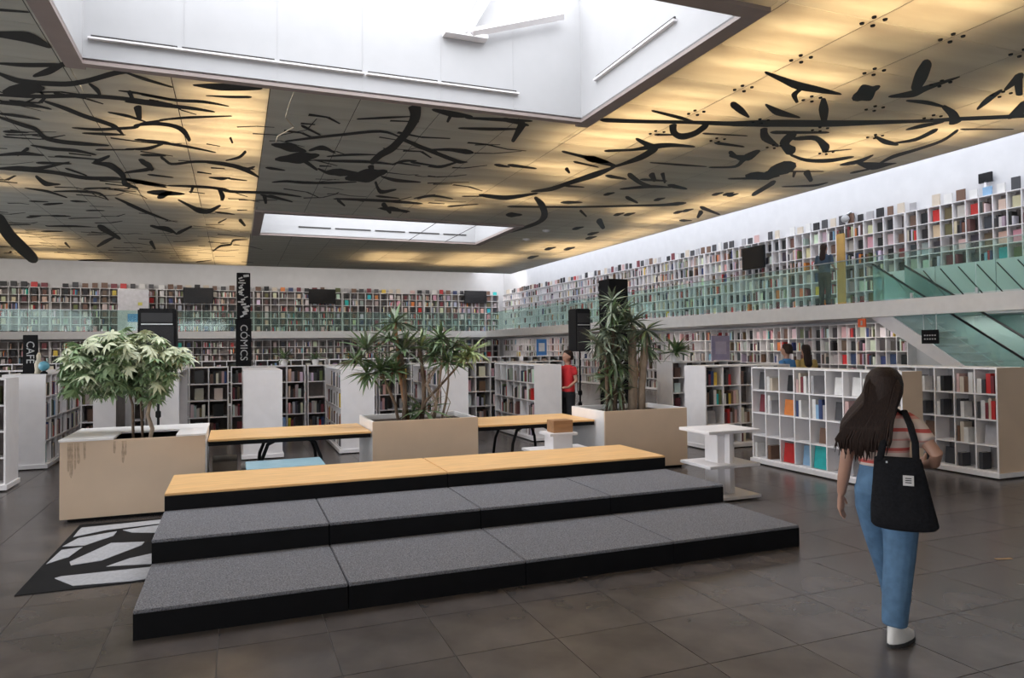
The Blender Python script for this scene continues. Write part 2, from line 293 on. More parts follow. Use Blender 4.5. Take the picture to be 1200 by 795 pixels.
# branch print on the glass
STROKES = '''-276,1056 -249,1061 -231,1070 -225,1052 -238,1026 -270,1035;-254,974 -226,968 -225,963 -252,966;-302,1156 -273,1155 -235,1141 -195,1124 -194,1116 -231,1125 -269,1138 -299,1147;-218,1114 -243,1146 -265,1177 -267,1192 -245,1172 -219,1129;-314,1202 -302,1226 -283,1229 -254,1225 -228,1216 -198,1189 -161,1148 -145,1134 -144,1124 -160,1128 -196,1168 -225,1193 -249,1202 -277,1206 -295,1203 -309,1189;-145,1133 -126,1153 -91,1172 -89,1164 -124,1139 -143,1125;-311,1295 -285,1266 -278,1228 -297,1229;-339,1300 -288,1292 -233,1269 -201,1261 -163,1258 -127,1264 -97,1263 -96,1253 -125,1243 -160,1238 -197,1241 -229,1249 -283,1272 -335,1287;-202,1203 -198,1230 -196,1252 -193,1246 -191,1214 -198,1193;-350,1342 -319,1342 -286,1341 -284,1332 -315,1324 -347,1331;-317,1329 -285,1345 -282,1334 -312,1312;-279,1314 -263,1338 -240,1374 -213,1403 -200,1425 -193,1463 -189,1453 -193,1402 -207,1379 -233,1351 -257,1317 -275,1301;-265,1447 -233,1449 -202,1433 -165,1411 -150,1383 -103,1336 -102,1328 -149,1366 -164,1393 -199,1414 -229,1430 -263,1436;-193,1334 -170,1347 -147,1364 -145,1356 -167,1330 -191,1324;-154,1290 -156,1353 -148,1345 -141,1278;-154,1219 -152,1258 -147,1251 -147,1207;-163,1215 -143,1219 -95,1227 -94,1221 -142,1208 -162,1209;-254,1476 -222,1474 -192,1463 -190,1453 -219,1454 -252,1464;-365,1401 -342,1408 -314,1411 -312,1402 -337,1390 -362,1390;-372,1425 -349,1465 -334,1486 -332,1539 -311,1559 -274,1562 -234,1552 -231,1537 -268,1532 -304,1529 -323,1512 -326,1462 -341,1440 -367,1411;-381,1515 -354,1506 -351,1494 -376,1495;-361,1601 -335,1619 -296,1617 -267,1630 -264,1616 -291,1591 -329,1593 -357,1586;-442,1699 -399,1679 -369,1673 -365,1655 -391,1645 -437,1679;-377,1611 -405,1670 -407,1685 -379,1634;-170,1492 -130,1498 -116,1498 -114,1486 -127,1475 -168,1478;-189,1562 -161,1556 -130,1507 -130,1498 -160,1537 -187,1550;-250,1590 -189,1566 -188,1557 -248,1575;-271,1704 -241,1642 -240,1622 -269,1667;-333,1673 -262,1669 -260,1658 -329,1654;-167,1604 -138,1596 -137,1584 -164,1583;-185,1675 -172,1722 -165,1696 -175,1634;-142,1619 -129,1662 -126,1648 -137,1598;-475,1825 -439,1812 -401,1806 -328,1719 -325,1703 -394,1770 -430,1776 -469,1803;-54,1154 -24,1160 6,1151 32,1139 31,1123 6,1123 -23,1129 -53,1143;-40,1193 -7,1190 20,1181 19,1169 -7,1178 -40,1188;-159,1267 -117,1271 -72,1270 -36,1272 -35,1262 -70,1251 -114,1252 -157,1256;-133,1224 -88,1236 -48,1229 -12,1233 -12,1226 -47,1214 -86,1221 -132,1216;-118,1346 -75,1321 -7,1285 -8,1278 -74,1306 -118,1337;-161,1395 -131,1379 -103,1383 -90,1412 -83,1462 -77,1446 -83,1383 -100,1359 -129,1356 -159,1379;-166,1484 -127,1500 -86,1513 -40,1532 -39,1522 -84,1494 -125,1482 -165,1474;-196,1564 -163,1551 -126,1495 -126,1487 -161,1532 -195,1553;-169,1607 -138,1597 -136,1583 -166,1583;-140,1614 -127,1666 -78,1629 -28,1621 8,1646 36,1651 36,1640 9,1623 -27,1599 -77,1607 -124,1643 -138,1603;-15,1590 9,1562 21,1514 17,1498 7,1541 -15,1578;-10,1418 -6,1451 -3,1446 -6,1410;-185,1661 -177,1704 -173,1731 -166,1715 -166,1663 -179,1635;-475,1827 -424,1829 -372,1838 -322,1871 -262,1858 -244,1849 -241,1829 -256,1817 -314,1830 -363,1799 -414,1791 -469,1804;-379,1745 -329,1729 -326,1714 -373,1719;-340,1785 -315,1827 -312,1814 -335,1765;-423,1892 -424,1971 -402,1960 -395,1930 -408,1914 -413,1863;-468,2024 -436,2052 -407,2105 -403,2089 -429,2021 -464,2006;-412,2038 -361,2027 -320,2038 -311,2109 -308,2095 -314,2008 -355,1996 -408,2020;-335,1982 -288,1953 -286,1938 -331,1957;-269,1716 -253,1737 -243,1814 -250,1907 -231,1934 -225,1902 -235,1860 -229,1774 -241,1688 -263,1685;-222,1773 -171,1727 -175,1663 -179,1676 -171,1696 -220,1750;-232,1848 -201,1885 -165,1901 -162,1876 -194,1837 -228,1821;-174,2037 -154,1980 -154,1939 -173,1966;-288,2086 -267,2173 -236,2283 -195,2379 -192,2355 -229,2240 -259,2135 -284,2064;-470,2230 -438,2203 -434,2181 -463,2194;-495,2194 -467,2186 -464,2171 -489,2169;-392,2162 -374,2156 -371,2138 -386,2132;-685,2575 -755,2966 -807,3347 -842,3657 -750,3364 -713,3068 -677,2763 -625,2439;-546,2611 -486,2600 -437,2588 -433,2566 -478,2557 -541,2586;-580,2734 -540,2714 -535,2691 -572,2695;-411,2651 -388,2828 -372,2749 -385,2538;-482,3064 -441,2955 -395,2813 -392,2772 -434,2867 -477,3008;-584,3015 -590,3124 -581,3092 -569,2966;-293,2890 -295,3076 -285,3039 -277,2836;-243,2545 -202,2624 -198,2584 -234,2484;-488,2415 -460,2404 -456,2382 -480,2378;-561,2459 -537,2431 -532,2405 -552,2415;-659,2622 -601,2598 -597,2581 -652,2593;-611,3558 -516,3506 -510,3466 -599,3491;-456,2437 -375,2395 -373,2384 -452,2418;-383,2288 -349,2273 -347,2259 -379,2266;-233,1855 -200,1882 -164,1883 -161,1861 -195,1840 -229,1830;-174,2004 -143,1987 -139,1941 -167,1928;-175,1783 -138,1788 -136,1775 -173,1762;-145,1883 -98,1881 -50,1882 -11,1911 49,1902 101,1899 154,1909 153,1891 99,1866 49,1869 -10,1877 -48,1850 -96,1850 -143,1864;-96,1850 -106,1939 -102,1946 -90,1862;-40,1887 -36,1972 -36,2016 -29,2020 -24,1952 -33,1868;-139,2060 -120,2137 -99,2223 -69,2220 -40,2118 -42,2083 -69,2151 -91,2143 -114,2095 -135,2039;-47,1768 -29,1777 -16,1759 -16,1741 -28,1741 -46,1747;-7,1766 21,1767 21,1754 -7,1745;-54,1625 -4,1647 24,1682 47,1720 49,1702 27,1645 -3,1610 -53,1604;27,1665 38,1635 36,1618 24,1636;-272,2167 -242,2271 -198,2366 -195,2345 -236,2233 -268,2146;-236,2532 -207,2562 -188,2661 -183,2630 -199,2500 -232,2494;-175,2645 -132,2498 -133,2462 -175,2578;-46,2385 -25,2307 -26,2292 -47,2356;11,2335 26,2415 31,2385 19,2288;-80,3073 -51,2930 -15,2879 -5,2764 32,2723 32,2697 -7,2716 -18,2828 -53,2877 -82,3042;-40,2214 -9,2220 -9,2200 -39,2181;66,1935 75,2025 81,2016 76,1921;71,1934 138,1981 137,1962 71,1904;-294,2921 -293,3071 -287,3044 -284,2880;-151,3469 -101,3390 -101,3359 -149,3416;266,1140 279,1182 285,1250 285,1301 281,1366 270,1420 265,1484 279,1514 285,1456 298,1402 301,1327 302,1272 298,1190 285,1129;200,1229 242,1209 279,1186 278,1180 239,1197 198,1221;93,1406 137,1372 186,1334 249,1290 289,1309 288,1300 246,1274 183,1317 135,1355 92,1395;113,1307 145,1344 145,1334 114,1292;83,1457 102,1476 121,1471 120,1439 101,1412 82,1420;103,1560 130,1564 149,1519 143,1474 121,1471 99,1504;143,1457 162,1438 186,1458 185,1443 159,1408 140,1438;136,1554 166,1610 167,1590 138,1524;301,1324 340,1369 378,1385 375,1370 336,1341 299,1309;181,1490 223,1466 266,1446 264,1437 220,1448 179,1479;159,1531 212,1525 267,1513 319,1510 317,1499 264,1490 209,1503 158,1518;320,1511 334,1482 355,1467 352,1456 329,1461 316,1498;359,1486 408,1494 405,1482 355,1467;224,1649 248,1633 242,1590 216,1577;269,1685 297,1687 310,1622 296,1562 270,1561 254,1607;269,1540 290,1622 297,1614 280,1527;173,1606 198,1642 227,1641 226,1626 196,1613 173,1590;87,1763 115,1750 152,1754 210,1735 266,1700 264,1689 207,1710 150,1730 114,1725 86,1748;310,1685 345,1802 372,1762 367,1738 340,1755 313,1672;356,1849 399,1850 395,1833 351,1821;252,1911 315,1909 401,1902 468,1904 464,1886 394,1867 310,1874 250,1890;257,1937 281,1991 281,1970 258,1904;90,1940 138,1982 138,1961 91,1906;380,1958 421,2059 422,2029 382,1913;422,2007 461,2034 456,2004 414,1958;322,1635 358,1664 408,1655 404,1638 352,1629 319,1615;73,1637 97,1639 97,1624 73,1612;447,1834 468,1811 481,1779 477,1766 460,1784 443,1817;338,1145 345,1187 350,1191 346,1151;314,1146 349,1162 375,1155 371,1140 342,1132 311,1129;378,1163 446,1154 484,1141 480,1131 439,1135 374,1151;382,1221 434,1212 482,1190 478,1181 428,1194 379,1210;466,1147 493,1254 503,1263 486,1163;446,1156 486,1165 482,1151 439,1133;304,1334 373,1394 443,1449 459,1444 455,1430 437,1421 369,1368 303,1320;372,1373 403,1367 440,1377 430,1341 396,1345 369,1360;439,1436 417,1477 396,1491 399,1503 425,1500 444,1448;541,1451 559,1450 553,1434 532,1425;569,1442 621,1444 615,1429 560,1416;719,1351 742,1348 727,1318 696,1301;776,1366 760,1420 743,1523 729,1591 706,1632 717,1657 751,1633 764,1560 790,1467 789,1386;617,1760 682,1771 726,1690 715,1664 661,1716 603,1717;687,1367 748,1385 743,1374 680,1350;773,1581 807,1575 800,1561 762,1558;863,1768 885,1751 873,1727 844,1728;787,2006 795,1986 777,1939 757,1929;690,1428 711,1453 709,1440 688,1407;568,1912 624,1859 619,1845 560,1887;563,1771 614,1750 611,1740 558,1755;456,1837 481,1797 537,1809 533,1794 474,1769 451,1820;408,1906 471,1903 465,1877 399,1864;410,2023 461,2024 454,1991 400,1969;613,1098 674,1082 757,1057 829,1043 905,1023 885,999 812,1021 745,1040 663,1064 601,1076;662,1023 726,1040 763,1047 758,1039 716,1024 657,1013;729,1076 764,1121 802,1143 814,1115 805,1068 782,1047 790,1088 778,1107 760,1097 739,1066;746,1137 771,1125 765,1116 737,1123;724,1178 764,1207 789,1206 780,1190 749,1177 717,1161;711,1266 753,1243 788,1216 812,1193 854,1181 846,1169 795,1168 766,1185 743,1227 702,1249;775,1204 782,1262 780,1326 773,1359 785,1377 795,1347 809,1296 804,1237;629,1303 682,1325 732,1354 783,1368 774,1348 712,1309 672,1303 622,1286;843,1313 914,1311 975,1301 969,1294 904,1296 838,1304;995,1305 1044,1284 1025,1228 1016,1185 987,1158 993,1199 1028,1267 986,1293;961,1201 1010,1231 1001,1215 948,1175;864,1444 928,1499 967,1519 952,1490 912,1464 849,1405;919,1461 967,1451 958,1437 905,1438;899,1413 941,1460 940,1443 897,1385;915,1388 976,1466 977,1459 918,1376;919,1560 972,1524 1017,1507 1007,1492 952,1494 907,1541;1028,1505 1063,1509 1048,1485 1004,1466;827,1464 863,1466 853,1447 810,1432;733,1864 910,1811 1076,1734 1133,1712 1168,1689 1138,1646 1112,1680 1060,1708 897,1784 722,1836;748,1738 802,1831 858,1943 886,2057 871,2221 893,2269 915,2112 890,1969 802,1788 743,1708;1074,1998 1154,2109 1146,2071 1063,1941;945,1859 998,1925 993,1907 938,1832;989,1663 1038,1698 1027,1674 972,1625;1273,1733 1324,1814 1346,1833 1309,1761;1274,1718 1372,1773 1353,1745 1247,1674;1341,1905 1348,1893 1331,1869 1313,1865;1108,1380 1163,1362 1197,1354 1132,1285 1141,1337 1097,1367;1289,1507 1244,1408 1224,1390 1254,1474;1190,1543 1188,1524 1173,1506 1165,1512;1218,1534 1215,1515 1200,1497 1192,1503;1238,1541 1235,1522 1219,1504 1211,1510;1243,1795 1240,1772 1222,1748 1213,1755;1252,1764 1249,1741 1231,1718 1222,1725;1227,2333 1223,2298 1202,2259 1190,2269;1187,2241 1184,2207 1164,2172 1153,2181;1201,2644 1198,2600 1174,2552 1162,2564;1244,2925 1239,2872 1213,2815 1199,2827;1278,2621 1273,2577 1248,2530 1236,2541;1083,2153 1082,2122 1064,2090 1053,2098;1118,1873 1116,1848 1100,1823 1090,1830;1087,1883 1085,1858 1069,1833 1060,1840;1081,1652 1080,1632 1066,1612 1057,1618;915,1635 916,1616 904,1597 896,1603;826,1100 906,1083 901,1077 818,1089;891,1148 949,1147 940,1136 879,1130;844,1041 921,1016 1013,983 1102,935 1161,905 1204,881 1268,847 1320,815 1296,800 1245,832 1182,865 1143,891 1081,918 984,954 892,983 824,1017;726,822 769,839 812,855 857,856 897,852 889,843 838,834 791,828 757,821 720,813;815,853 823,876 858,904 859,898 835,876 827,860;823,934 872,965 920,965 912,955 852,936 817,924;772,958 804,978 834,992 830,983 794,954 762,934;883,874 920,917 968,960 978,956 935,910 889,871;954,859 967,853 940,820 917,805 896,805 912,830;902,708 930,742 976,787 1003,794 968,753 930,716;994,831 1020,818 1014,788 1011,737 1004,732 992,773 990,797 979,820;1034,838 1074,837 1116,839 1108,831 1057,822 1024,829;1118,843 1168,869 1209,900 1211,877 1155,845 1106,828;1180,823 1161,792 1134,755 1120,749 1134,779 1166,816;1133,745 1115,712 1079,697 1118,738;1091,708 1169,755 1178,750 1102,701;1284,834 1273,804 1211,775 1251,818;1172,947 1182,930 1189,902 1177,894 1159,914 1157,937;1148,1006 1199,1032 1233,1035 1213,1016 1174,1006 1139,995;1224,1023 1247,998 1232,946 1207,931 1225,982 1213,1014;1252,919 1284,972 1292,1031 1290,1087 1318,1146 1331,1156 1316,1105 1312,1045 1303,984 1270,929;1268,915 1353,882 1346,878 1257,907;901,1038 951,1092 1013,1121 1004,1106 939,1059 910,1029;951,1053 1037,1018 1027,1007 935,1035;964,1034 998,1096 1071,1158 1048,1107 1021,1094 1001,1057;1023,1070 1055,1062 1128,1117 1101,1072 1033,1035 1003,1049;1141,1120 1172,1087 1165,1082 1130,1110;1094,1168 1158,1192 1209,1181 1227,1145 1207,1127 1182,1155 1137,1169 1083,1153;1189,1310 1196,1289 1107,1203 1108,1229;1183,1281 1261,1251 1254,1243 1171,1268;1234,1280 1307,1337 1298,1316 1222,1248;1194,1271 1229,1310 1237,1312 1208,1275;1115,1379 1165,1353 1157,1344 1103,1364;1173,1362 1187,1340 1152,1301 1117,1297;1212,1362 1264,1481 1288,1503 1248,1394;1270,1186 1281,1162 1260,1112 1247,1103 1251,1138 1245,1163;1280,1170 1356,1198 1360,1147 1346,1136 1299,1147 1265,1155;1345,1235 1351,1193 1339,1184 1326,1219;987,1220 1031,1225 1010,1169 994,1155 998,1188 970,1197;1294,1405 1358,1375 1362,1339 1351,1329 1338,1355 1282,1393'''
def spline(p, m=4):
    out = []
    for i in range(len(p)-1):
        a, b, c, d = p[max(i-1,0)], p[i], p[i+1], p[min(i+2,len(p)-1)]
        for j in range(m):
            t = j/m; out.append(tuple(.5*(2*b[q]+(c[q]-a[q])*t+(2*a[q]-5*b[q]+4*c[q]-d[q])*t*t+(3*b[q]-a[q]-3*c[q]+d[q])*t**3) for q in (0,1)))
    return out+[p[-1]]
def smooth_rails(L, R):
    """soft brush-like outline: splined edges and rounded ends"""
    L = [Vector(q) for q in spline(L)]; R = [Vector(q) for q in spline(R)]
    def cap(l, r, l2, r2):
        d = (l+r)/2-(l2+r2)/2; w = (l-r).length*.5
        d = d.normalized()*min(w, d.length*6) if d.length else d
        return [(l.lerp(r,.12)+d*.55, r.lerp(l,.12)+d*.55), (l.lerp(r,.36)+d*.95, r.lerp(l,.36)+d*.95)]
    c0 = cap(L[0],R[0],L[1],R[1]); c1 = cap(L[-1],R[-1],L[-2],R[-2])
    L = [c0[1][0], c0[0][0]]+L+[c1[0][0], c1[1][0]]; R = [c0[1][1], c0[0][1]]+R+[c1[0][1], c1[1][1]]
    return [tuple(q) for q in L], [tuple(q) for q in R]
small = bmesh.new()
for n, s in enumerate(STROKES.split(';')):
    p = [tuple(float(v)/100 for v in q.split(',')) for q in s.split()]
    if len(p) < 4: continue
    xs_ = [q[0] for q in p]; ys_ = [q[1] for q in p]
    big = max(max(xs_)-min(xs_), (max(ys_)-min(ys_))*.4) > .35
    bm = bmesh.new() if big else small
    k = len(p)//2; L_ = p[:k]; R_ = p[k:][::-1]
    z = CZ - .004 - .0001*(n % 20)
    L_, R_ = smooth_rails(L_, R_); k = len(L_)
    vl = [bm.verts.new((x,y,z)) for x,y in L_]; vr = [bm.verts.new((x,y,z)) for x,y in R_]
    for i in range(k-1): bm.faces.new((vl[i], vl[i+1], vr[i+1], vr[i]))
    if big: frombm('branch_print', bm, PRINT, ceiling)
rng = random.Random(9)
for n in range(230):       # fine twigs between the large branches
    x = rng.uniform(-9, 5); y = 12+22*rng.random()**1.1
    if x > .3 and y > 20.5: continue
    w = rng.uniform(.03,.08)*(1+(y-12)*.03); a = rng.uniform(-.35,.25)
    for i in range(rng.choice((1,2,2,3))):
        l = rng.uniform(.2,.6); x2 = x+math.cos(a)*l; y2 = y+math.sin(a)*l*1.4; nx, ny = -math.sin(a)*w/2, math.cos(a)*w*.9
        if any(h[0]-.3 < x2 < h[1]+.3 and h[2]-.3 < y2 < h[3]+.3 for h in HOLES): break
        small.faces.new([small.verts.new(q+(CZ-.0035,)) for q in ((x-nx,y-ny),(x2-nx*.6,y2-ny*.6),(x2+nx*.6,y2+ny*.6),(x+nx,y+ny))]); x, y = x2, y2; a += rng.uniform(-.9,.9); w *= .8
rng = random.Random(5)
for n in range(150):       # the pattern goes on where the photograph does not look
    x = rng.uniform(-13, 13); y = rng.choice([rng.uniform(-7, 6), rng.uniform(-7,35)])
    dep = x*FW.x + y*FW.y; lat = x*R0.x + y*R0.y
    if dep > 6 and abs(lat) < .80*dep: continue
    if any(h[0]-.4 < x < h[1]+.4 and h[2]-.4 < y < h[3]+.4 for h in HOLES): continue
    a = rng.uniform(-.5, .5) + (PI/2 if rng.random() < .25 else 0); w = rng.uniform(.04, .14)
    for i in range(3):
        l = rng.uniform(.3, .8); x2 = x+math.cos(a)*l; y2 = y+math.sin(a)*l; nx, ny = -math.sin(a)*w/2, math.cos(a)*w/2
        if any(h[0]-.3 < x2 < h[1]+.3 and h[2]-.3 < y2 < h[3]+.3 for h in HOLES): break
        small.faces.new([small.verts.new(q+(CZ-.004,)) for q in ((x-nx,y-ny),(x2-nx,y2-ny),(x2+nx,y2+ny),(x+nx,y+ny))]); x, y = x2, y2; a += rng.uniform(-.5,.5); w *= .9
o = frombm('small_branch_prints', small, PRINT, ceiling); o['kind'] = 'stuff'
# skylight wells
def well(n, h, z1, ring):
    x0,x1,y0,y1 = h; t = .08
    w = bpy.data.objects.new('window_%d' % n, None); C.objects.link(w); struct(w)
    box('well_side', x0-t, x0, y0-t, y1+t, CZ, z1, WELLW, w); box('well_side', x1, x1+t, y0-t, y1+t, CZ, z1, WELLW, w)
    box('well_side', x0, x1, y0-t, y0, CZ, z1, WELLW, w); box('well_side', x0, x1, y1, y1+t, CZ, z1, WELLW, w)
    r = ring
    box('well_frame', x0-r, x0, y0-r, y1+r, CZ-.05, CZ+.03, TAUPE, w); box('well_frame', x1, x1+r, y0-r, y1+r, CZ-.05, CZ+.03, TAUPE, w)
    box('well_frame', x0, x1, y0-r, y0, CZ-.05, CZ+.03, TAUPE, w); box('well_frame', x0, x1, y1, y1+r*.6, CZ-.05, CZ+.03, TAUPE, w)
    return w
w1 = well(1, HOLES[0], 8.0, .24); w2 = well(2, HOLES[1], 7.5, .26)
for a, b in ((-1.83,-.76), (-.70,.55), (.62,1.84), (1.93,3.05), (3.12,4.42)):
    o = box('air_slot', a, b, 10.975, 11.0, 6.065, 6.10, SEAM, w1); box('slot_ledge', a-.03, b+.03, 10.93, 11.0, 6.035, 6.06, WHITE, w1)
for a, b in ((8.13, 9.25), (9.31, 10.4)):
    box('air_slot', 5.62, 5.645, a, b, 6.255, 6.30, SEAM, w1); box('slot_ledge', 5.58, 5.645, a-.03, b+.03, 6.22, 6.25, WHITE, w1)
for a, b in ((2.05,3.15), (3.3,4.55), (4.7,5.8), (5.95,7.1), (7.25,8.15)):
    box('air_slot', a, b, 25.48, 25.5, 6.02, 6.06, SEAM, w2)
for k in range(6):
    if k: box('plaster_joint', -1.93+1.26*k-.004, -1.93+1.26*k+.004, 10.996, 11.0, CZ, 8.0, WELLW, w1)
# steel bracket in the big skylight
br = thing('skylight_bracket', 'white steel bracket with two channel arms inside the big skylight', 'bracket', (3.5, 10.85, 6.86))
box('base_plate', -.36, .36, -.05, .15, -.03, .03, WHITE, br)
bm = bmesh.new(); tube(bm, [(-.02,0,.02),(.5,-.1,.95)], .085, 4); frombm('arm', bm, WHITE, br)
bm = bmesh.new(); tube(bm, [(.08,-.04,.03),(1.72,-.04,.58)], .075, 4); frombm('arm', bm, WHITE, br)
bm = bmesh.new(); tube(bm, [(-.16,.02,.02),(.3,-.08,.95)], .05, 4); frombm('arm', bm, WHITE, br)
# mezzanine
struct(box('mezzanine_floor', 14.0, 14.25, -8, 42.2, 2.40, 2.77, SLAB)); struct(box('mezzanine_floor', 14.25, 15.98, 12.9, 42.2, 2.40, 2.77, SLAB)); struct(box('mezzanine_floor', 14.25, 15.98, -8, 7.0, 2.40, 2.77, SLAB)); struct(box('mezzanine_floor', 15.35, 15.98, 7.0, 12.9, 2.40, 2.77, SLAB))
struct(box('mezzanine_floor', -14, 14.0, 40.0, 42.2, 2.40, 2.77, SLAB))
def balustrade(name, p0, p1, n, label, rz):
    L = (Vector(p1)-Vector(p0)).length; t = thing(name, label, 'railing', p0, rz); w = L/n
    for k in range(n):
        link('glass_panel', boxmesh(w-.02, .014, 1.02, GLASS), t, (w*(k+.5), .03, .55))
        link('clamp', boxmesh(.05, .05, .12, STEEL), t, (w*k+.02, .03, .07))
    link('handrail', boxmesh(L, .04, .022, STEEL), t, (L/2, .03, 1.07))
    return t
balustrade('glass_balustrade', (14.06, 39.95, 2.77), (14.06, -2, 2.77), 28, 'green glass balustrade along the right mezzanine edge', -PI/2)
balustrade('glass_balustrade', (-13.9, 40.06, 2.77), (13.9, 40.06, 2.77), 18, 'green glass balustrade along the far mezzanine edge', 0)

# ------------------------------------------------------------------ stepped platform
X0, MW = -.59, 1.304
Y_ = [4.925, 5.962, 7.004, 8.037]; Z_ = [.182, .355, .506]
steps = [('lower', 0, 4, CARPET, 'grey carpeted lowest step block'), ('middle', 1, 4, CARPET, 'grey carpeted middle step block'), ('top', 2, 2, WOOD, 'wood topped upper platform block')]
for nm, lv, n, m, lab in steps:
    w = MW*4/n
    for k in range(n):
        side = ['at the far left end', 'second from the left', 'third from the left', 'at the right end'][k] if n == 4 else ['on the left, before the left planter', 'on the right, before the display stand'][k]
        t = thing('platform_block' if lv < 2 else 'wooden_platform_block', lab + ' ' + side, 'platform', (X0+w*k+w/2, (Y_[lv]+Y_[lv+1])/2, 0), 0, 'stepped platform blocks')
        d = Y_[lv+1]-Y_[lv]; h = Z_[lv]
        link('black_side', boxmesh(w-.008, d-.004, h-.022, BLACK), t, (0, 0, (h-.022)/2))
        link('carpet_top' if lv < 2 else 'wooden_top', boxmesh(w-.006, d-.002, .022, m, .006), t, (0, 0, h-.011))
# ------------------------------------------------------------------ floor graphic beside the platform
rug = thing('patterned_rug', 'black rug with pale angular shapes beside the steps', 'rug', (0, 0, 0))
bm = bmesh.new(); prism(bm, [(-1.5,6.16),(-.6,6.16),(-.6,8.36),(-1.48,8.40)], 0, .006); frombm('rug_base', bm, BLACK, rug)
RUG = [[(-1.444,8.094),(-1.44,8.24),(-.818,8.282),(-.62,8.3),(-.62,8.12),(-1.19,8.031),(-1.441,7.857)],[(-1.462,7.519),(-1.39,7.789),(-1.085,7.936),(-1.089,7.749),(-1.279,7.481)],[(-1.47,6.954),(-1.446,7.39),(-1.288,7.427),(-1.339,7.113)],[(-1.3,6.951),(-1.069,7.474),(-.785,7.394),(-.795,7.271),(-1.054,6.881),(-1.269,6.833)],[(-1.037,7.964),(-.62,8.07),(-.62,7.67),(-.937,7.823)],[(-.989,6.678),(-.839,6.861),(-.62,6.977),(-.62,6.745),(-.62,6.609),(-.937,6.669)],[(-1.315,6.496),(-1.277,6.529),(-.62,6.517),(-.62,6.20),(-.737,6.18),(-1.142,6.233)]]
PALE = mat('pale_grey_pile', (.42, .42, .44), .9, .12, 40)
for p in RUG:
    bm = bmesh.new(); prism(bm, p, .006, .010); bmesh.ops.recalc_face_normals(bm, faces=bm.faces); frombm('pale_shape', bm, PALE, rug)
# ------------------------------------------------------------------ planters
def planter(x0, x1, y0, y1, h, label, stain=False):
    t = thing('planter_box', label, 'planter', ((x0+x1)/2, (y0+y1)/2, 0)); w = (x1-x0)/2; d = (y1-y0)/2
    def B(n, a, b, c, e, z0, z1, m, bev=.004): return link(n, boxmesh(b-a, e-c, z1-z0, m, bev), t, ((a+b)/2, (c+e)/2, (z0+z1)/2))
    B('plinth', -w+.06, w-.06, -d+.06, d-.06, 0, .06, BLACK)
    B('front_panel', -w, w, -d, -d+.03, .04, h-.0, WARMLIT); B('back_panel', -w, w, d-.03, d, .04, h, PLASTW)  # front of the white box takes the painted warm light
    B('side_panel', -w-.001, -w+.03, -d+.0305, d-.0305, .04, h, PLASTW); B('side_panel', w-.03, w+.001, -d+.0305, d-.0305, .04, h, PLASTW)
    B('soil', -w+.03, w-.03, -d+.03, d-.03, h-.14, h-.07, SOIL, 0)
    return t
pL = planter(-1.69, -.31, 8.53, 9.75, .843, 'long white planter box at the left end of the steps')
link('rim_board', boxmesh(1.40, .60, .02, PLASTW), pL, (0, .28, .853)); link('rim_board', boxmesh(.5, .62, .02, PLASTW), pL, (-.45, -.32, .853)); link('rim_board', boxmesh(.3, .62, .02, PLASTW), pL, (.55, -.32, .853))
STAIN = mat('water_stain', (.50, .37, .26), .6, .3, 20)
srng = random.Random(3)
for x, w, h in ((-.61, .014, .30), (-.585, .02, .36), (-.55, .012, .28), (-.52, .016, .22), (-.465, .014, .18), (-.19, .012, .13), (-.11, .016, .24), (-.085, .01, .16)):
    L_ = [(-w*srng.uniform(.5,1), -h*t) for t in (0,.25,.5,.75,.92)]; R_ = [(w*srng.uniform(.5,1), -h*t) for t in (.92,.75,.5,.25,0)]
    bm = bmesh.new(); prism(bm, L_+[(0,-h)]+R_, -.0006, .0006); bmesh.ops.recalc_face_normals(bm, faces=bm.faces); frombm('water_stain', bm, STAIN, pL, (x, -.6105, .825), (PI/2,0,0))
pM = planter(1.617, 3.02, 9.0, 10.05, .85, 'cream fronted planter box between the two wooden tables')
pR = planter(4.80, 6.16, 8.75, 9.80, .866, 'cream fronted planter box behind the display stand')
# ------------------------------------------------------------------ tables, pedestals, display stand
def table(x0, x1, y0, y1, z, label, name='wooden_table'):
    t = thing(name, label, 'table', ((x0+x1)/2, (y0+y1)/2, 0)); w = (x1-x0)/2; d = (y1-y0)/2
    link('table_top', boxmesh(x1-x0, y1-y0, .025, WOOD, .004), t, (0,0,z-.0125)); link('black_edge', boxmesh(x1-x0-.01, y1-y0-.01, .05, BLACK), t, (0,0,z-.05))
    for sx in (-1, 1):
        for sy in (-1, 1):
            bm = bmesh.new(); cx = sx*w*.42
            tube(bm, [(cx-.22*sx, sy*d*.6, z-.07),(cx-.12*sx, sy*d*.62, z-.12),(cx-.05*sx, sy*d*.66, z-.3),(cx, sy*d*.7, .02)], .022, 6); frombm('leg', bm, BLKMET, t, smooth=True)
        bm = bmesh.new(); tube(bm, [(sx*w*.42, -d*.7, .1),(sx*w*.42, d*.7, .1)], .018, 6); frombm('stretcher', bm, BLKMET, t)
    return t
table(-.30, 1.60, 9.02, 10.1, .73, 'wooden table with black legs between left and middle planters')
table(3.04, 4.78, 9.02, 10.1, .73, 'wooden table with black legs between middle and right planters')
BLUE = mat('pale_blue_top', (.40, .62, .72), .25, .04)
t = thing('low_table', 'low pale blue table behind the wooden platform', 'table', (.54, 8.72, 0))
link('table_top', boxmesh(.86, .62, .03, BLUE, .005), t, (0,0,.435))
for sx in (-.38, .38):
    for sy in (-.26, .26): link('leg', boxmesh(.04, .04, .42, WHITE), t, (sx, sy, .21))
def tiers(name, label, x, y, ts, col=.11, rz=0):
    t = thing(name, label, 'stand', (x, y, 0), rz)
    H = ts[-1][1]
    link('column', boxmesh(col*2, col*2, H-.03, WHITE, .004), t, (0, 0, (H-.03)/2+.0))
    for w, z, d in ts:
        link('tray', boxmesh(w, d, .035, WHITE, .004), t, (0, 0, z-.0175))
    return t
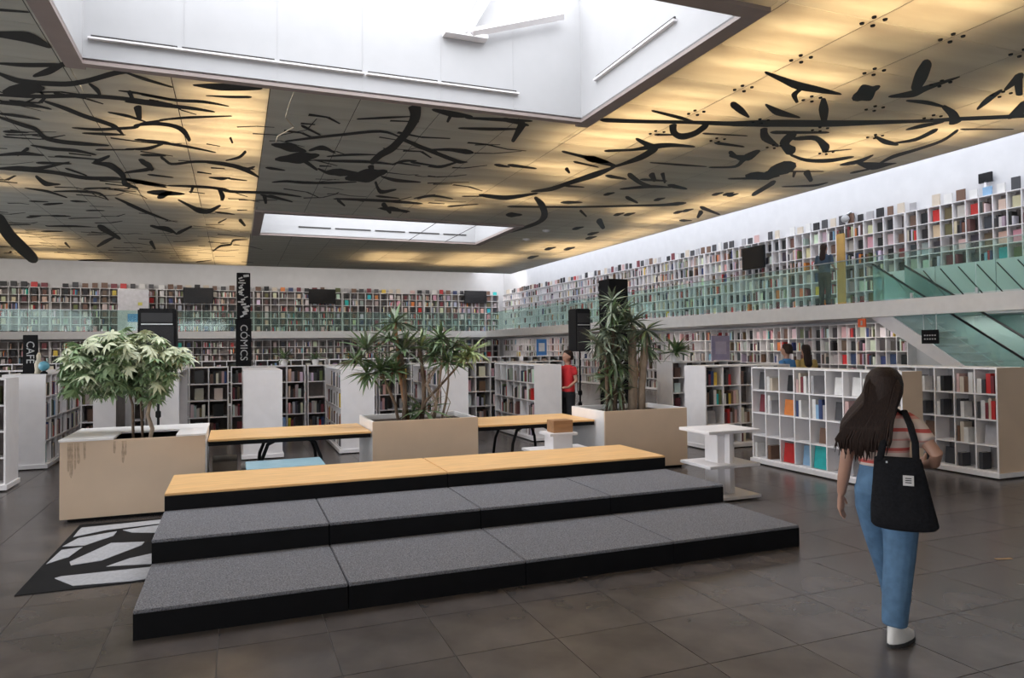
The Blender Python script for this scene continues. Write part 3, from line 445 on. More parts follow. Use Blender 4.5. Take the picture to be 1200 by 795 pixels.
tiers('display_stand', 'white three tier display stand near right bookcase', 5.31, 6.91, [(.70,.05,.60),(.70,.41,.58),(.72,.80,.58)], .12)
link('column_fin', boxmesh(.04, .42, .7, WHITE), bpy.data.objects['display_stand'], (0, 0, .42))
t = tiers('plinth_stand', 'low white stepped plinth behind the wooden platform', 4.02, 8.62, [(.84,.42,.55),(.40,.64,.36)], .14)
o = box('wooden_box', 3.90, 4.18, 8.5, 8.72, .641, .80, WOOD2, None, .004); tag(o, 'small brown wooden box on the white stepped plinth', 'box')
for k, (x, y, z) in enumerate(((.35, 9.9, 0), (.35, 9.86, .14))):
    o = box('storage_box', x-.28, x+.28, y-.2, y+.2, z+.001, z+.135, WHITE, None, .006); tag(o, ['lower', 'upper'][k] + ' white storage box stacked under the left wooden table', 'box')
o = box('low_bench', -.26, .02, 9.35, 9.9, .001, .42, mat('taupe_board', (.3,.26,.22), .6), None, .005); tag(o, 'taupe box standing under the left end of wooden table', 'box')

# ------------------------------------------------------------------ bookcases and books
PAL = [('white',(.70,.69,.67)),('dark grey',(.055,.055,.06)),('red',(.50,.03,.03)),('black',(.013,.013,.015)),('cream',(.60,.52,.42)),('brown',(.16,.09,.06)),('maroon',(.17,.03,.04)),('navy blue',(.03,.05,.14)),('teal',(.03,.42,.42)),('orange',(.62,.20,.05)),('pale pink',(.58,.38,.36)),('olive green',(.13,.15,.06)),('yellow',(.65,.45,.06)),('light grey',(.38,.37,.38)),('light blue',(.25,.42,.6))]
PW = [6,8,1.2,8,6,8,3,1.6,.35,.7,4,2,.4,7,.8]
BM = {n: mat('cover_'+n.replace(' ','_'), c, .45, .12, 9) for n, c in PAL}; PAGES = mat('pages', (.68,.63,.54), .8, .06, 60)
_bk = {}
def bookmesh(th, d, h, cn):                 # spine width x, depth y (spine at -y), height z
    k = (round(th,3), round(d,3), round(h,3), cn)
    if k in _bk: return _bk[k]
    bm = bmesh.new(); c = min(.003, th*.12)
    bmbox(bm, -th/2, -th/2+c, -d/2, d/2, 0, h); bmbox(bm, th/2-c, th/2, -d/2, d/2, 0, h); bmbox(bm, -th/2+c, th/2-c, -d/2, -d/2+c, 0, h)
    bmbox(bm, -th/2+c, th/2-c, -d/2+c, d/2-.004, .003, h-.004, 1)
    me = bpy.data.meshes.new('book'); bm.to_mesh(me); bm.free(); me.materials.append(BM[cn]); me.materials.append(PAGES); _bk[k] = me; return me
FB = {'v': [], 'f': [], 'c': []}
NB = [0]
def far_box(M, x, y, z, sx, sy, sz, col):
    b = len(FB['v'])
    for q in ((-1,-1,0),(1,-1,0),(1,1,0),(-1,1,0),(-1,-1,1),(1,-1,1),(1,1,1),(-1,1,1)):
        FB['v'].append(tuple(M @ Vector((x+q[0]*sx/2, y+q[1]*sy/2, z+q[2]*sz))))
    for q in ((4,5,6,7),(0,1,5,4),(1,2,6,5),(3,0,4,7)):
        FB['f'].append(tuple(b+i for i in q)); FB['c'].append(col)
def pick(rng, used=()):
    while True:
        n = rng.choices(PAL, PW)[0]
        if n[0] not in used: return n
def fill_cell(M, x0, z0, cw, rh, dep, rng, label=None, group=None, mode=None, wts=(3,3,3,1)):
    """books of one cell: single objects when a label is given, else added to the distant mass"""
    def put(x, y, z, th, d, h, cn, col, lean=0, face=False):
        if label and NB[0] < 300:
            NB[0] += 1
            me = bookmesh(round(th,2) if not face else .025, round(d,2), round(h,2), cn)
            R = Matrix.Rotation(PI/2, 4, 'Z') if face else Matrix.Identity(4)
            o = link('book', me); o.matrix_world = M @ Matrix.Translation((x, y, z)) @ Matrix.Rotation(lean, 4, 'X' if face else 'Y') @ R
            tag(o, cn + ' book ' + ('facing out' if face else 'standing') + ' in ' + label, 'book', group)
        else: far_box(M, x, y, z, (d if face else th), (.03 if face else d), h, tuple(c*rng.uniform(.8,1.15) for c in col))
    fixed = None
    if isinstance(mode, tuple): mode, fixed = mode[0], list(mode[1:])
    mode = mode or rng.choices(['face','row','few','empty'], wts)[0]
    def pk(used):
        if fixed:
            n = fixed.pop(0); return next(q for q in PAL if q[0] == n)
        return pick(rng, used)
    nf = len(fixed) if fixed else 0
    if mode == 'empty': return
    used = []
    if mode == 'face':
        n = nf or (1 if cw < .45 else rng.choice((1,2))); w = cw/n
        for k in range(n):
            cn, col = pk(used); used.append(cn); h = rh*rng.uniform(.66,.86); d = min(w*.86, h*.74)*rng.uniform(.85,1)
            put(x0+w*(k+.5), min(.10, dep*.35), z0+.001, .025, d, h, cn, col, -.12, True)
    else:
        x = x0+.012; end = x0+cw*(.97 if mode == 'row' else rng.uniform(.35,.7))
        step = (.04,.065) if label else (.035,.075)
        while x < end-.03 and len(used) < (nf or (7 if label else 9)):
            cn, col = pk(used); used.append(cn); th = rng.uniform(*step); h = rh*rng.uniform(.55,.86); d = min(dep*.6, .20)
            if x+th > end: break
            put(x+th/2, .004+d/2+rng.uniform(0,.02), z0+.001, th-.003, d, h, cn, col); x += th
def bookcase(name, label, loc, rz, cols, rows, cw, rh, depth, base, group=None, endmat=None, seed=0, books=None, double=False, fill=True, cat='bookcase', topm=None, backm=None, modes=None, proud=.02, wts=(3,3,3,1)):
    t = thing(name, label, cat, loc, rz, group); T = .022; L = cols*cw+T; Hh = base+rows*rh+T; em = endmat or WHITE
    def B(n, x0, x1, y0, y1, z0, z1, m): return link(n, boxmesh(x1-x0, y1-y0, z1-z0, m), t, ((x0+x1)/2, (y0+y1)/2, (z0+z1)/2))
    bd = depth/2 if double else depth
    if base > .05: B('base', .0-proud, L+proud, -.03, depth+proud, .02, base, WHITE); B('plinth', .05, L-.05, .04, depth-.04, 0, .02, BLACK)
    B('end_panel', 0, T, 0, depth, base, Hh, WHITE)
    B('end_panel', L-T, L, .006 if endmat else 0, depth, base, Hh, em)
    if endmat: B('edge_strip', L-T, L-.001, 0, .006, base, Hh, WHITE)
    B('top_board', T, L-T, 0, depth, Hh-T, Hh, topm or WHITE); B('bottom_board', T, L-T, 0, depth, base, base+T*.8, WHITE)
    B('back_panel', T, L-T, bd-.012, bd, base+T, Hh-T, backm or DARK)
    for r in range(1, rows): B('shelf', T, L-T, .002, bd-.012, base+r*rh, base+r*rh+T*.9, WHITE)
    for c in range(1, cols): B('divider', c*cw, c*cw+T*.9, .001, bd-.013, base+T, Hh-T, WHITE)
    if fill:
        rng = random.Random(seed); M = Matrix.Translation(loc) @ Matrix.Rotation(rz, 4, 'Z')
        for r in range(rows):
            for c in range(cols):
                mode = modes.get((rows-1-r, c)) if modes else None
                if mode == 'skip': continue
                lb = books(rows-1-r, c) if books else None
                fill_cell(M, c*cw+T, base+r*rh+T*.9, cw-T, rh-T, bd-.012, rng, lb, 'books on the low bookcases' if lb else None, mode, wts)
    return t
RW = ['top', 'second', 'third', 'bottom']
def lab(place, n0=0): return lambda r, c: '%s row, %s cell, %s' % (RW[min(r,3)], ORD[c-n0], place)
# right hand bookcase beside the walking woman: faces left
m1 = {(0,0):('face','dark grey'),(0,1):('few','white','cream','light grey'),(0,2):('face','black'),(0,3):('row','pale pink','cream','maroon','white','red'),(0,4):('few','light grey'),(0,5):('face','white'),(0,6):('face','white'),(0,7):('few','white','brown'),(0,8):('row','white','dark grey','cream'),
 (1,0):('face','maroon'),(1,1):('few','white','light grey','cream'),(1,2):'skip',(1,3):('few','navy blue','white','light grey'),(1,4):('row','white','light blue','navy blue','light grey'),(1,5):('face','dark grey'),(1,6):('few','pale pink','maroon'),(1,7):('row','white','pale pink','dark grey'),(1,8):('face','cream'),
 (2,0):'empty',(2,1):'empty',(2,2):'empty',(2,3):'empty',(2,4):('face','brown'),(2,5):'empty',(2,6):'empty',(2,7):('few','white'),(2,8):'empty',
 (3,0):('few','white','dark grey','light grey'),(3,1):('few','brown','orange','cream','yellow'),(3,2):'skip',(3,3):('face','light blue'),(3,4):'skip',(3,5):'empty',(3,6):('few','white','light grey'),(3,7):('face','white'),(3,8):('few','cream','navy blue')}
bookcase('bookcase', 'white cubby bookcase left of the walking woman', (7.26, 8.66, 0), -PI/2, 9, 4, .286, .335, .33, .08, endmat=WARMLIT, seed=3, books=lab('bookcase beside the walking woman'), modes=m1, backm=mat('grey_back',(.40,.385,.39),.6), topm=WHITE)
Mb = Matrix.Translation((7.26,8.66,0)) @ Matrix.Rotation(-PI/2,4,'Z')
for r, c, cn, w, h in ((3,2,'red',.24,.27),(3,4,'teal',.25,.30),(1,2,'orange',.18,.22)):
    o = link('book', bookmesh(.03, w, h, cn)); o.matrix_world = Mb @ Matrix.Translation((.286*c+.154, .05, .08+(3-r)*.335+.022)) @ Matrix.Rotation(-.12,4,'X') @ Matrix.Rotation(PI/2,4,'Z')
    tag(o, {'red':'large red','teal':'large turquoise','orange':'red and orange'}[cn]+' picture book facing out on bookcase beside the walking woman', 'book', 'books on the low bookcases'); NB[0] += 1
m2 = {(0,3):('few','dark grey','white'),(0,4):('few','white','black','light grey'),(0,5):('row','pale pink','cream','brown','white'),(0,6):('row','white','dark grey','red','maroon','pale pink'),
 (1,3):('few','white','dark grey'),(1,4):('few','white','dark grey','light grey'),(1,5):('few','dark grey','white','black'),(1,6):('row','dark grey','white','maroon','cream','red'),
 (2,3):('face','brown'),(2,4):'empty',(2,5):('few','brown','cream','white'),(2,6):('face','light grey'),(3,3):('face','black'),(3,4):('face','dark grey'),(3,5):('few','dark grey','light grey','white'),(3,6):('few','dark grey','black','white')}
bookcase('bookcase', 'white cubby bookcase at the right edge, behind the walking woman', (9.16, 8.30, 0), -PI/2, 7, 4, .290, .335, .56, .08, endmat=WARMLIT, seed=8, books=lambda r, c: lab('bookcase at right edge')(r, c) if c > 1 else None, double=True, modes=m2, backm=MATS['grey_back'])
bookcase('bookcase', 'white bookcase facing the steps, behind the display stand', (7.42, 10.0, 0), 0, 5, 4, .36, .33, .6, .08, seed=12, books=lambda r, c: lab('bookcase behind display stand')(r, c) if c < 2 else None, double=True)
bookcase('bookcase', 'white bookcase with a potted palm on top, behind right planter', (8.72, 12.9, 0), 0, 5, 4, .36, .33, .6, .08, seed=13, books=None, double=True)
bookcase('bookcase', 'white bookcase cut off by the left edge of the picture', (-4.95, 10.83, 0), 0, 6, 4, .365, .335, .57, .08, seed=14, books=lambda r, c: lab('bookcase at left edge')(r, c) if c > 3 else None, double=True)
bookcase('bookcase', 'white bookcase at left with a cafe sign on top', (-2.68, 12.6, 0), PI/2, 7, 4, .36, .335, .56, .08, seed=15, books=lambda r, c: lab('bookcase under cafe sign')(r, c) if c < 5 else None, double=True, wts=(.3,6,1,.2))
# rows that run away from the camera, white ends facing the steps
runs = [(-1.99,.30,'narrow white bookcase end behind the leafy umbrella tree'),(-1.22,.40,'white bookcase end under the left loudspeaker'),(.12,.60,'white bookcase end below the comics sign'),(1.66,.57,'white bookcase end left of the middle planter tree'),(3.42,.50,'white bookcase end right of the middle planter tree'),(5.22,.56,'white bookcase end left of the man in red')]
for k, (x, w, lb_) in enumerate(runs):
    # left face visible on those right of the vanishing point: shelves face left
    bookcase('bookcase', lb_, (x, 14.4, 0), -PI/2, 6, 4, .36, .335, w, .08, 'bookcases running away behind the tables', seed=20+k, double=True, wts=(1,5,2,.5), books=(lambda r, c, q=lb_: '%s row, %s cell, %s' % (RW[r], ORD[c], q.replace('white bookcase end','bookcase').replace('the middle planter tree','middle tree').replace('of middle','of the middle').replace('left of the man','beside man'))) if k >= 3 else None)
# back row facing the steps
for k in range(8):
    x = -4.6+1.505*k
    bookcase('bookcase', 'white bookcase in the row facing the steps, %s from the left' % ORD[k], (x, 15.5, 0), 0, 4, 4, .36, .335, .4, .08, 'bookcases in the middle row', seed=40+k, books=(lambda r, c, q=k: '%s row, %s cell, %s bookcase, middle row' % (RW[r], ORD[c], ORD[q])) if 1 < k < 7 else None)
for k in range(9):
    x = -8.6+2.3*k
    bookcase('bookcase', 'white bookcase in the far row, %s from the left' % ORD[k], (x, 24, 0), 0, 6, 4, .36, .335, .4, .08, 'bookcases in the far row', seed=60+k)
# wall shelving: upper gallery and lower level
def wall_unit(label, loc, rz, cols, rows, cw, rh, group, seed, base=0.0, top=True):
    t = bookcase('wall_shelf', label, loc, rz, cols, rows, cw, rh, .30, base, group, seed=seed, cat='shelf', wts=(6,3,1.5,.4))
    if top:
        rng = random.Random(seed+500); M = Matrix.Translation(loc) @ Matrix.Rotation(rz, 4, 'Z')
        for c in range(cols):
            if rng.random() < .9:
                n, col = pick(rng); h = rng.uniform(.20,.29); far_box(M, (c+.5)*cw, .10, base+rows*rh+.022, cw*rng.uniform(.5,.68), .04, h, col)
cwR = .313
for k in range(9):
    wall_unit('white cubby wall shelf on the right gallery, %s unit from the far corner' % ORD[k], (15.68, 41.6-k*4.10, 2.80), -PI/2, 13, 6, cwR, .375, 'upper gallery wall shelves', 100+k)
for k in range(9):
    if 6.5 < 41.6-k*4.10-4 < 11.5 or 41.6-k*4.10 < 13: continue
    wall_unit('white wall shelf below the right gallery, %s unit from the far corner' % ORD[k], (15.68, 41.6-k*4.10, 0), -PI/2, 13, 6, cwR, .37, 'lower wall shelves', 130+k, .08, False)
for k in range(6):
    wall_unit('white cubby wall shelf on the far gallery, %s unit from the left' % ORD[k], (-13.6+k*4.86, 41.9, 2.80), 0, 11, 6, .437, .375, 'upper gallery wall shelves', 160+k)
    wall_unit('white wall shelf below the far gallery, %s unit from the left' % ORD[k], (-13.6+k*4.86, 41.9, 0), 0, 11, 6, .437, .37, 'lower wall shelves', 190+k, .08, False)
me = bpy.data.meshes.new('distant_books'); me.from_pydata(FB['v'], [], FB['f'])
ca = me.color_attributes.new('cover', 'FLOAT_COLOR', 'CORNER')
buf = []
for p, c in zip(me.polygons, FB['c']): buf += list(c+(1,))*p.loop_total
ca.data.foreach_set('color', buf)
m = bpy.data.materials.new('distant_covers'); m.use_nodes = True; a = m.node_tree.nodes.new('ShaderNodeVertexColor'); a.layer_name = 'cover'
nz = m.node_tree.nodes.new('ShaderNodeTexNoise'); nz.inputs['Scale'].default_value = 12; mxn = m.node_tree.nodes.new('ShaderNodeMix'); mxn.data_type = 'RGBA'; mxn.blend_type = 'OVERLAY'; mxn.inputs[0].default_value = .35
m.node_tree.links.new(a.outputs[0], mxn.inputs[6]); m.node_tree.links.new(nz.outputs['Fac'], mxn.inputs[7]); m.node_tree.links.new(mxn.outputs[2], m.node_tree.nodes['Principled BSDF'].inputs['Base Color'])
m.node_tree.nodes['Principled BSDF'].inputs['Roughness'].default_value = .5
me.materials.append(m); o = link('books', me); tag(o, 'rows of small mixed books on the distant wall shelves', 'books', kind='stuff')

# ------------------------------------------------------------------ stair at the right under the gallery
st = thing('staircase', 'white staircase with glass side under the right gallery', 'staircase', (14.28, 8.45, 0))
NS = 16; STONE = mat('grey_tread', (.20,.20,.20), .7)
for k in range(NS):
    link('step', boxmesh(1.0, .27, .04, STONE), st, (.52, .12+k*.265, .1725*(k+1)-.02))
for x in (-.02, 1.03):
    bm = bmesh.new(); a = [(0,.0),(4.24,2.77),(4.24,2.37),(.3,-.0)]
    v0 = [bm.verts.new((x, y, z)) for y, z in a]; v1 = [bm.verts.new((x+.05, y, z)) for y, z in a]
    bm.faces.new(v0); bm.faces.new(v1[::-1])
    for i in range(4): bm.faces.new((v0[i], v1[i], v1[(i+1)%4], v0[(i+1)%4]))
    bmesh.ops.recalc_face_normals(bm, faces=bm.faces); frombm('stringer', bm, WHITE, st)
    bm = bmesh.new(); a = [(0,.02),(4.2,2.76),(4.2,3.66),(0,.92)]; v0 = [bm.verts.new((x+.01, y, z)) for y, z in a]; v1 = [bm.verts.new((x+.022, y, z)) for y, z in a]
    bm.faces.new(v0); bm.faces.new(v1[::-1])
    for i in range(4): bm.faces.new((v0[i], v1[i], v1[(i+1)%4], v0[(i+1)%4]))
    bmesh.ops.recalc_face_normals(bm, faces=bm.faces); frombm('glass_side', bm, TEAL, st)
    bm = bmesh.new(); tube(bm, [(x+.02,0,.95),(x+.02,4.2,3.68)], .025, 6); frombm('handrail', bm, BLKMET, st)
sc = thing('stairwell_screen', 'pale cyan glass screen with slanted bars behind the right balustrade', 'glass screen', (15.40, 7.6, 2.771))
for k in range(4): link('glass_panel', boxmesh(.016, 1.41, .80, CYAN), sc, (0, .715+1.43*k, .41))
for k in range(12):
    bm = bmesh.new(); tube(bm, [(-.03, .62+.44*k, .74),(-.03, .3+.44*k, .36),(-.03, .02+.44*k, .03)], .013, 5); frombm('slanted_bar', bm, BLKMET, sc)
win = struct(bpy.data.objects.new('window_3', None)); C.objects.link(win)
for k in range(4):
    box('pane', 15.80, 15.82, 6.2+1.275*k+.03, 6.2+1.275*(k+1)-.03, 0, 2.38, TEAL, win); box('mullion', 15.78, 15.84, 6.2+1.275*k-.03, 6.2+1.275*k+.03, 0, 2.38, STEEL, win)
box('transom', 15.78, 15.84, 6.2, 11.3, 1.35, 1.41, STEEL, win)
for k in range(5):
    y = -6+6.4*k; w = struct(bpy.data.objects.new('window_%d' % (4+k), None)); C.objects.link(w)
    for yy in (y+.03, y+3.2, y+6.37): box('window_frame', -14.15, -14.05, yy-.03, yy+.03, .6, 5.6, STEEL, w)
    box('window_frame', -14.15, -14.05, y+.06, y+6.34, 3.1, 3.16, STEEL, w)
# ------------------------------------------------------------------ screens, signs, loudspeakers
def screen(label, loc, rz, w, h):
    t = thing('television_screen', label, 'screen', loc, rz, 'wall screens'); link('casing', boxmesh(w, .06, h, BLKMET, .008), t, (0,0,0)); link('display', boxmesh(w-.06, .006, h-.06, SCREEN), t, (0,-.032,0))
    link('bracket', boxmesh(.2, .12, .2, BLKMET), t, (0,.09,0))
screen('black screen on far gallery wall, leftmost of three', (-1.85, 41.72, 4.75), 0, 1.5, .84); screen('black screen on far gallery wall, middle of three', (4.65, 41.72, 4.80), 0, 1.5, .84); screen('black screen on far gallery wall, nearest the corner', (13.9, 41.72, 4.92), 0, 1.45, .78)
screen('black screen on the right gallery wall left of the standing woman', (15.50, 18.28, 4.57), -PI/2, 1.05, .72)
LETT = mat('white_lettering', (.45,.45,.45), .6, .05)
def tower(label, x, y, z0, w, segs, text, size, tz, ccw):
    t = thing('sign_tower', label, 'sign', (x, y, z0))
    z = 0
    for k, (h, g) in enumerate(segs): link('sign_box', boxmesh(w*g, w*g, h-.01, BLACK, .006), t, (0,0,z+h/2)); z += h
    a = PI/2 if ccw else -PI/2
    text_mesh('lettering', text, size, LETT, t, (0, -w/2-.004, tz), (PI/2, 0, 0)).rotation_euler = (Matrix.Rotation(0,3,'Z') @ Matrix.Rotation(PI/2,3,'X') @ Matrix.Rotation(a,3,'Z')).to_euler()
    return t
t = tower('tall black sign tower lettered COMICS on a bookcase', .16, 15.66, 1.44, .30, [(.98,1.0),(.95,.88)], 'CÓMICS', .20, .49, False)
rng = random.Random(4)
for k in range(18):
    for sx in (0, 1):
        a = rng.uniform(-.06,.06)
        if sx == 0: link('drawn_mark', boxmesh(rng.uniform(.06,.14), .004, rng.uniform(.02,.05), LETT), t, (a, -.136, 1.03+.049*k), (0, rng.uniform(-.7,.7), 0))
        else: link('drawn_mark', boxmesh(.004, rng.uniform(.03,.10), rng.uniform(.02,.05), LETT), t, (-.136, a, 1.03+.049*k), (rng.uniform(-.7,.7),0,0))
tower('black sign tower lettered CULTURA behind the right planter', 7.0, 12.35, 0, .42, [(1.55,1.0),(1.55,1.0)], 'CULTURA', .34, .96, True)
t = thing('cafe_sign', 'small black sign lettered CAFE on the left bookcase', 'sign', (-2.97, 13.0, 1.445)); link('sign_board', boxmesh(.19, .05, .60, BLACK, .004), t, (0,0,.30)); link('foot', boxmesh(.22,.14,.02,BLACK), t, (0,0,.01))
text_mesh('lettering', 'CAFÉ', .15, LETT, t, (0,-.029,.33), (0,0,0)).rotation_euler = (Matrix.Rotation(PI/2,3,'X') @ Matrix.Rotation(-PI/2,3,'Z')).to_euler()
t = thing('black_sign', 'black two line sign hanging beside the staircase', 'sign', (13.94, 10.92, 1.76)); link('sign_board', boxmesh(.02, .40, .30, BLACK), t, (0,0,.15))
for z in (.18, .10): 
    for k in range(5): link('lettering', boxmesh(.004, .035, .03, LETT), t, (-.012, -.12+.06*k, z))
link('rod', boxmesh(.012,.012,.36,STEEL), t, (0,-.15,.47)); link('rod', boxmesh(.012,.012,.36,STEEL), t, (0,.15,.47))
t = thing('exit_sign', 'small orange exit sign hanging under the right gallery', 'sign', (13.95, 12.7, 2.17)); link('sign_board', boxmesh(.03, .22, .20, mat('orange_sign',(.75,.13,.04),.5)), t, (0,0,.10)); link('rod', boxmesh(.012,.012,.06,STEEL), t, (0,0,.225)); link('pictogram', boxmesh(.004,.05,.11,LETT), t, (-.018,0,.10))
t = thing('small_sign', 'small black sign on a post above the right gallery shelf', 'sign', (15.85, 10.95, 5.09)); link('post', boxmesh(.05,.05,.34,WHITE), t, (0,0,.17)); link('sign_board', boxmesh(.05,.30,.22,BLKMET), t, (0,0,.42))
t = thing('security_camera', 'grey dome security camera on the right gallery wall', 'camera', (15.9, 14.6, 5.10)); bm = bmesh.new(); tube(bm, [(0,0,0),(-.02,0,.22),(-.14,.05,.30),(-.22,.12,.22)], .035, 8); frombm('arm', bm, STEEL, t, smooth=True); bm = bmesh.new(); ball(bm, (-.24,.14,.12), .11); frombm('dome', bm, mat('grey_plastic',(.4,.4,.4),.3), t, smooth=True)
t = thing('gallery_panel', 'tall white panel with a blue sticker on far gallery', 'panel', (-4.9, 41.2, 2.771)); link('board', boxmesh(1.42,.3,2.2,mat('grey_white_board',(.58,.57,.60),.5)), t, (0,0,1.1)); link('sticker', boxmesh(.6,.01,.42,mat('blue_sticker',(.06,.28,.62),.4)), t, (.05,-.156,.72)); link('sticker', boxmesh(.2,.01,.16,mat('yellow_sticker',(.6,.55,.12),.4)), t, (.32,-.156,1.45))
def poster(label, x, y, z0, w, h, col, col2, stand=0):
    t = thing('poster', label, 'poster', (x, y, z0)); link('board', boxmesh(w, .03, h, mat('poster_'+label.split()[0], col, .5)), t, (0,0,h/2)); link('picture', boxmesh(w*.6,.006,h*.5, mat('poster_b_'+label.split()[0], col2, .5)), t, (0,-.018,h*.52))
    if stand: link('foot', boxmesh(w*.8,.25,.02,WHITE), t, (0,0,.01)); 
poster('blue and white poster standing on a far bookcase', 10.62, 24.15, 1.445, .40, .62, (.05,.2,.5), (.7,.7,.72), 1); poster('purple grey poster on the bookcase right of the potted palm', 10.05, 12.98, 1.425, .48, .56, (.30,.27,.40), (.42,.38,.50), 1)
poster('white square card standing on the middle row bookcase', -.95, 15.6, 1.445, .28, .30, (.7,.68,.7), (.66,.66,.66), 1)
def loudspeaker(x, y, z0, w, h, tone, lbS, lbT, poleR=.018):
    t = thing('loudspeaker', lbS, 'loudspeaker', (x, y, z0)); link('cabinet', boxmesh(w,.38,h,BLKMET,.02), t, (0,.0,h/2)); link('grille', boxmesh(w*.88,.012,h*.55,mat('speaker_grille',(.02,.02,.022),.8,.4,80)), t, (0,-.194,h*.30)); link('horn', boxmesh(w*.82,.012,h*.22,mat('horn_grey',(.02,.02,.022),.35)), t, (0,-.194,h*.78)); link('trim_strip', boxmesh(w*.82,.014,.02,STEEL), t, (0,-.195,h*.62))
    s = thing('speaker_stand', lbT, 'stand', (x, y, 0)); bm = bmesh.new(); tube(bm, [(0,0,.25),(0,0,z0-.001)], poleR, 8); frombm('pole', bm, BLKMET, s)
    link('collar', boxmesh(.07,.07,.10,BLKMET,.01), s, (0,0,.85)); link('hub', boxmesh(.06,.06,.08,BLKMET), s, (0,0,.62))
    for k in range(3):
        a = k*2*PI/3+.5; bm = bmesh.new(); tube(bm, [(0,0,.62),(math.cos(a)*.45, math.sin(a)*.45, .01)], .014, 6); frombm('leg', bm, BLKMET, s)
loudspeaker(-1.05, 11.55, 1.79, .50, .60, 0, 'black loudspeaker on a stand above the left planter', 'black tripod speaker stand behind the left planter')
loudspeaker(6.44, 12.75, 1.68, .32, .85, 0, 'black loudspeaker on a stand left of the right planter palm', 'black tripod speaker stand behind the right planter')
# figures on the left bookcase
t = thing('statuette', 'cream statuette beside the cafe sign', 'statuette', (-2.82, 12.78, 1.443)); bm = bmesh.new(); ell(bm, [(0,0,0,.05,.05),(0,0,.05,.04,.04),(0,0,.15,.05,.04),(.01,0,.22,.03,.03),(.01,0,.28,.035,.035),(.01,0,.33,.01,.01)], 10); frombm('figure', bm, mat('cream_clay',(.5,.44,.33),.6), t, smooth=True)
t = thing('globe', 'small blue globe on the left bookcase', 'globe', (-2.72, 12.68, 1.443)); bm = bmesh.new(); ball(bm, (0,0,.12), .075); frombm('sphere', bm, mat('globe_blue',(.12,.35,.45),.35), t, smooth=True); bm = bmesh.new(); ell(bm, [(0,0,0,.05,.05),(0,0,.02,.05,.05),(0,0,.05,.012,.012)], 10); frombm('base', bm, BLACK, t)
for k, (x, y, a) in enumerate(((5.86, 3.98, .3), (6.02, 3.80, .1))):
    o = link('floor_tape', boxmesh(.14, .03, .002, mat('tan_tape',(.42,.26,.13),.6)), None, (x, y, .002), (0,0,-.6+a)); tag(o, ['farther', 'nearer'][k]+' short piece of tan tape on floor at right', 'tape')
bm = bmesh.new(); tube(bm, [(.836,11.20,5.70),(.80,11.6,5.66),(.78,12.2,5.62),(.95,12.7,5.63),(.72,13.3,5.62),(.70,13.6,5.60)], .010, 6); o = frombm('cable', bm, mat('cream_cable',(.55,.47,.36),.6), smooth=True); tag(o, 'loose cream cable hanging below ceiling by the big skylight', 'cable')
for k, (x, y) in enumerate(((9.95,23.9),(9.87,21.93))):
    bm = bmesh.new(); ell(bm, [(0,0,0,.05,.05),(0,0,.04,.13,.13),(0,0,.06,.14,.14)], 14); o = frombm('smoke_detector', bm, WHITE, None, (x,y,CZ-.065)); tag(o, ['farther','nearer'][k]+' white smoke detector on the glass ceiling', 'detector')
# counter and chairs-like masses below the stair
o = box('counter', 12.2, 13.0, 11.6, 12.4, 0, 1.1, WHITE, None, .01); tag(o, 'white counter block below the right gallery', 'counter')

# ------------------------------------------------------------------ plants
def leafmat(name, c, var=.35): return mat(name, c, .42, var, 7, spec=.45)
LV = {'umbrella': leafmat('umbrella_leaf',(.25,.36,.19)), 'variegated': leafmat('variegated_leaf',(.66,.71,.50),.2), 'strap': leafmat('strap_leaf',(.13,.20,.095)), 'pale': leafmat('pale_leaf',(.38,.46,.22),.25), 'grey': leafmat('grey_leaf',(.20,.24,.17)), 'dry': leafmat('dry_leaf',(.36,.28,.18),.2)}
def blade(bm, base, d, L, w, droop, up=Vector((0,0,1)), n=4):
    d = Vector(d).normalized(); s = d.cross(up)
    if s.length < .05: s = Vector((1,0,0))
    s.normalize(); prev = None
    for i in range(n+1):
        t = i/n; p = Vector(base) + d*L*t - up*droop*L*t*t; ww = w*(.35+1.3*t if t < .5 else 2*(1-t)+.02)*.5
        nn = s.cross(d)*.15*ww
        a = bm.verts.new(p-s*ww); b = bm.verts.new(p-nn); c = bm.verts.new(p+s*ww)
        if prev: bm.faces.new((prev[0],prev[1],b,a)); bm.faces.new((prev[1],prev[2],c,b))
        prev = (a,b,c)
def leafmesh(kind, m, seed):
    rng = random.Random(seed); bm = bmesh.new()
    if kind == 'palmate':
        tube(bm, [(0,0,-.16),(0,0,0)], .004, 4)
        n = 9
        for k in range(n):
            a = 2*PI*k/n + rng.uniform(-.15,.15); blade(bm, (0,0,0), (math.cos(a),math.sin(a),-.12+rng.uniform(-.1,.15)), rng.uniform(.13,.19), .052, .40)
    else: blade(bm, (0,0,0), (0,1,0), 1.0, .13, .34, n=6)
    me = bpy.data.meshes.new('leaf'); bm.to_mesh(me); bm.free(); me.materials.append(m); return me
def orient(d, roll=0):
    d = Vector(d).normalized(); return d.to_track_quat('Y','Z').to_matrix().to_4x4() @ Matrix.Rotation(roll,4,'Y')
FOL = {}
def place_leaf(t, me, M):
    n = FOL.setdefault(t.name, [0, {}])
    if n[0] < 280:
        n[0] += 1; o = link('leaf', me, t); o.matrix_local = M
    else:
        b = n[1].setdefault(me.materials[0].name, bmesh.new()); k = len(b.verts); b.from_mesh(me); b.verts.ensure_lookup_table()
        for v in b.verts[k:]: v.co = M @ v.co
def finish_foliage(t):
    for mn, b in FOL.get(t.name, [0, {}])[1].items():
        me = bpy.data.meshes.new('foliage'); b.to_mesh(me); b.free(); me.materials.append(bpy.data.materials[mn]); o = link('foliage', me, t); o['kind'] = 'stuff'
rng = random.Random(21)
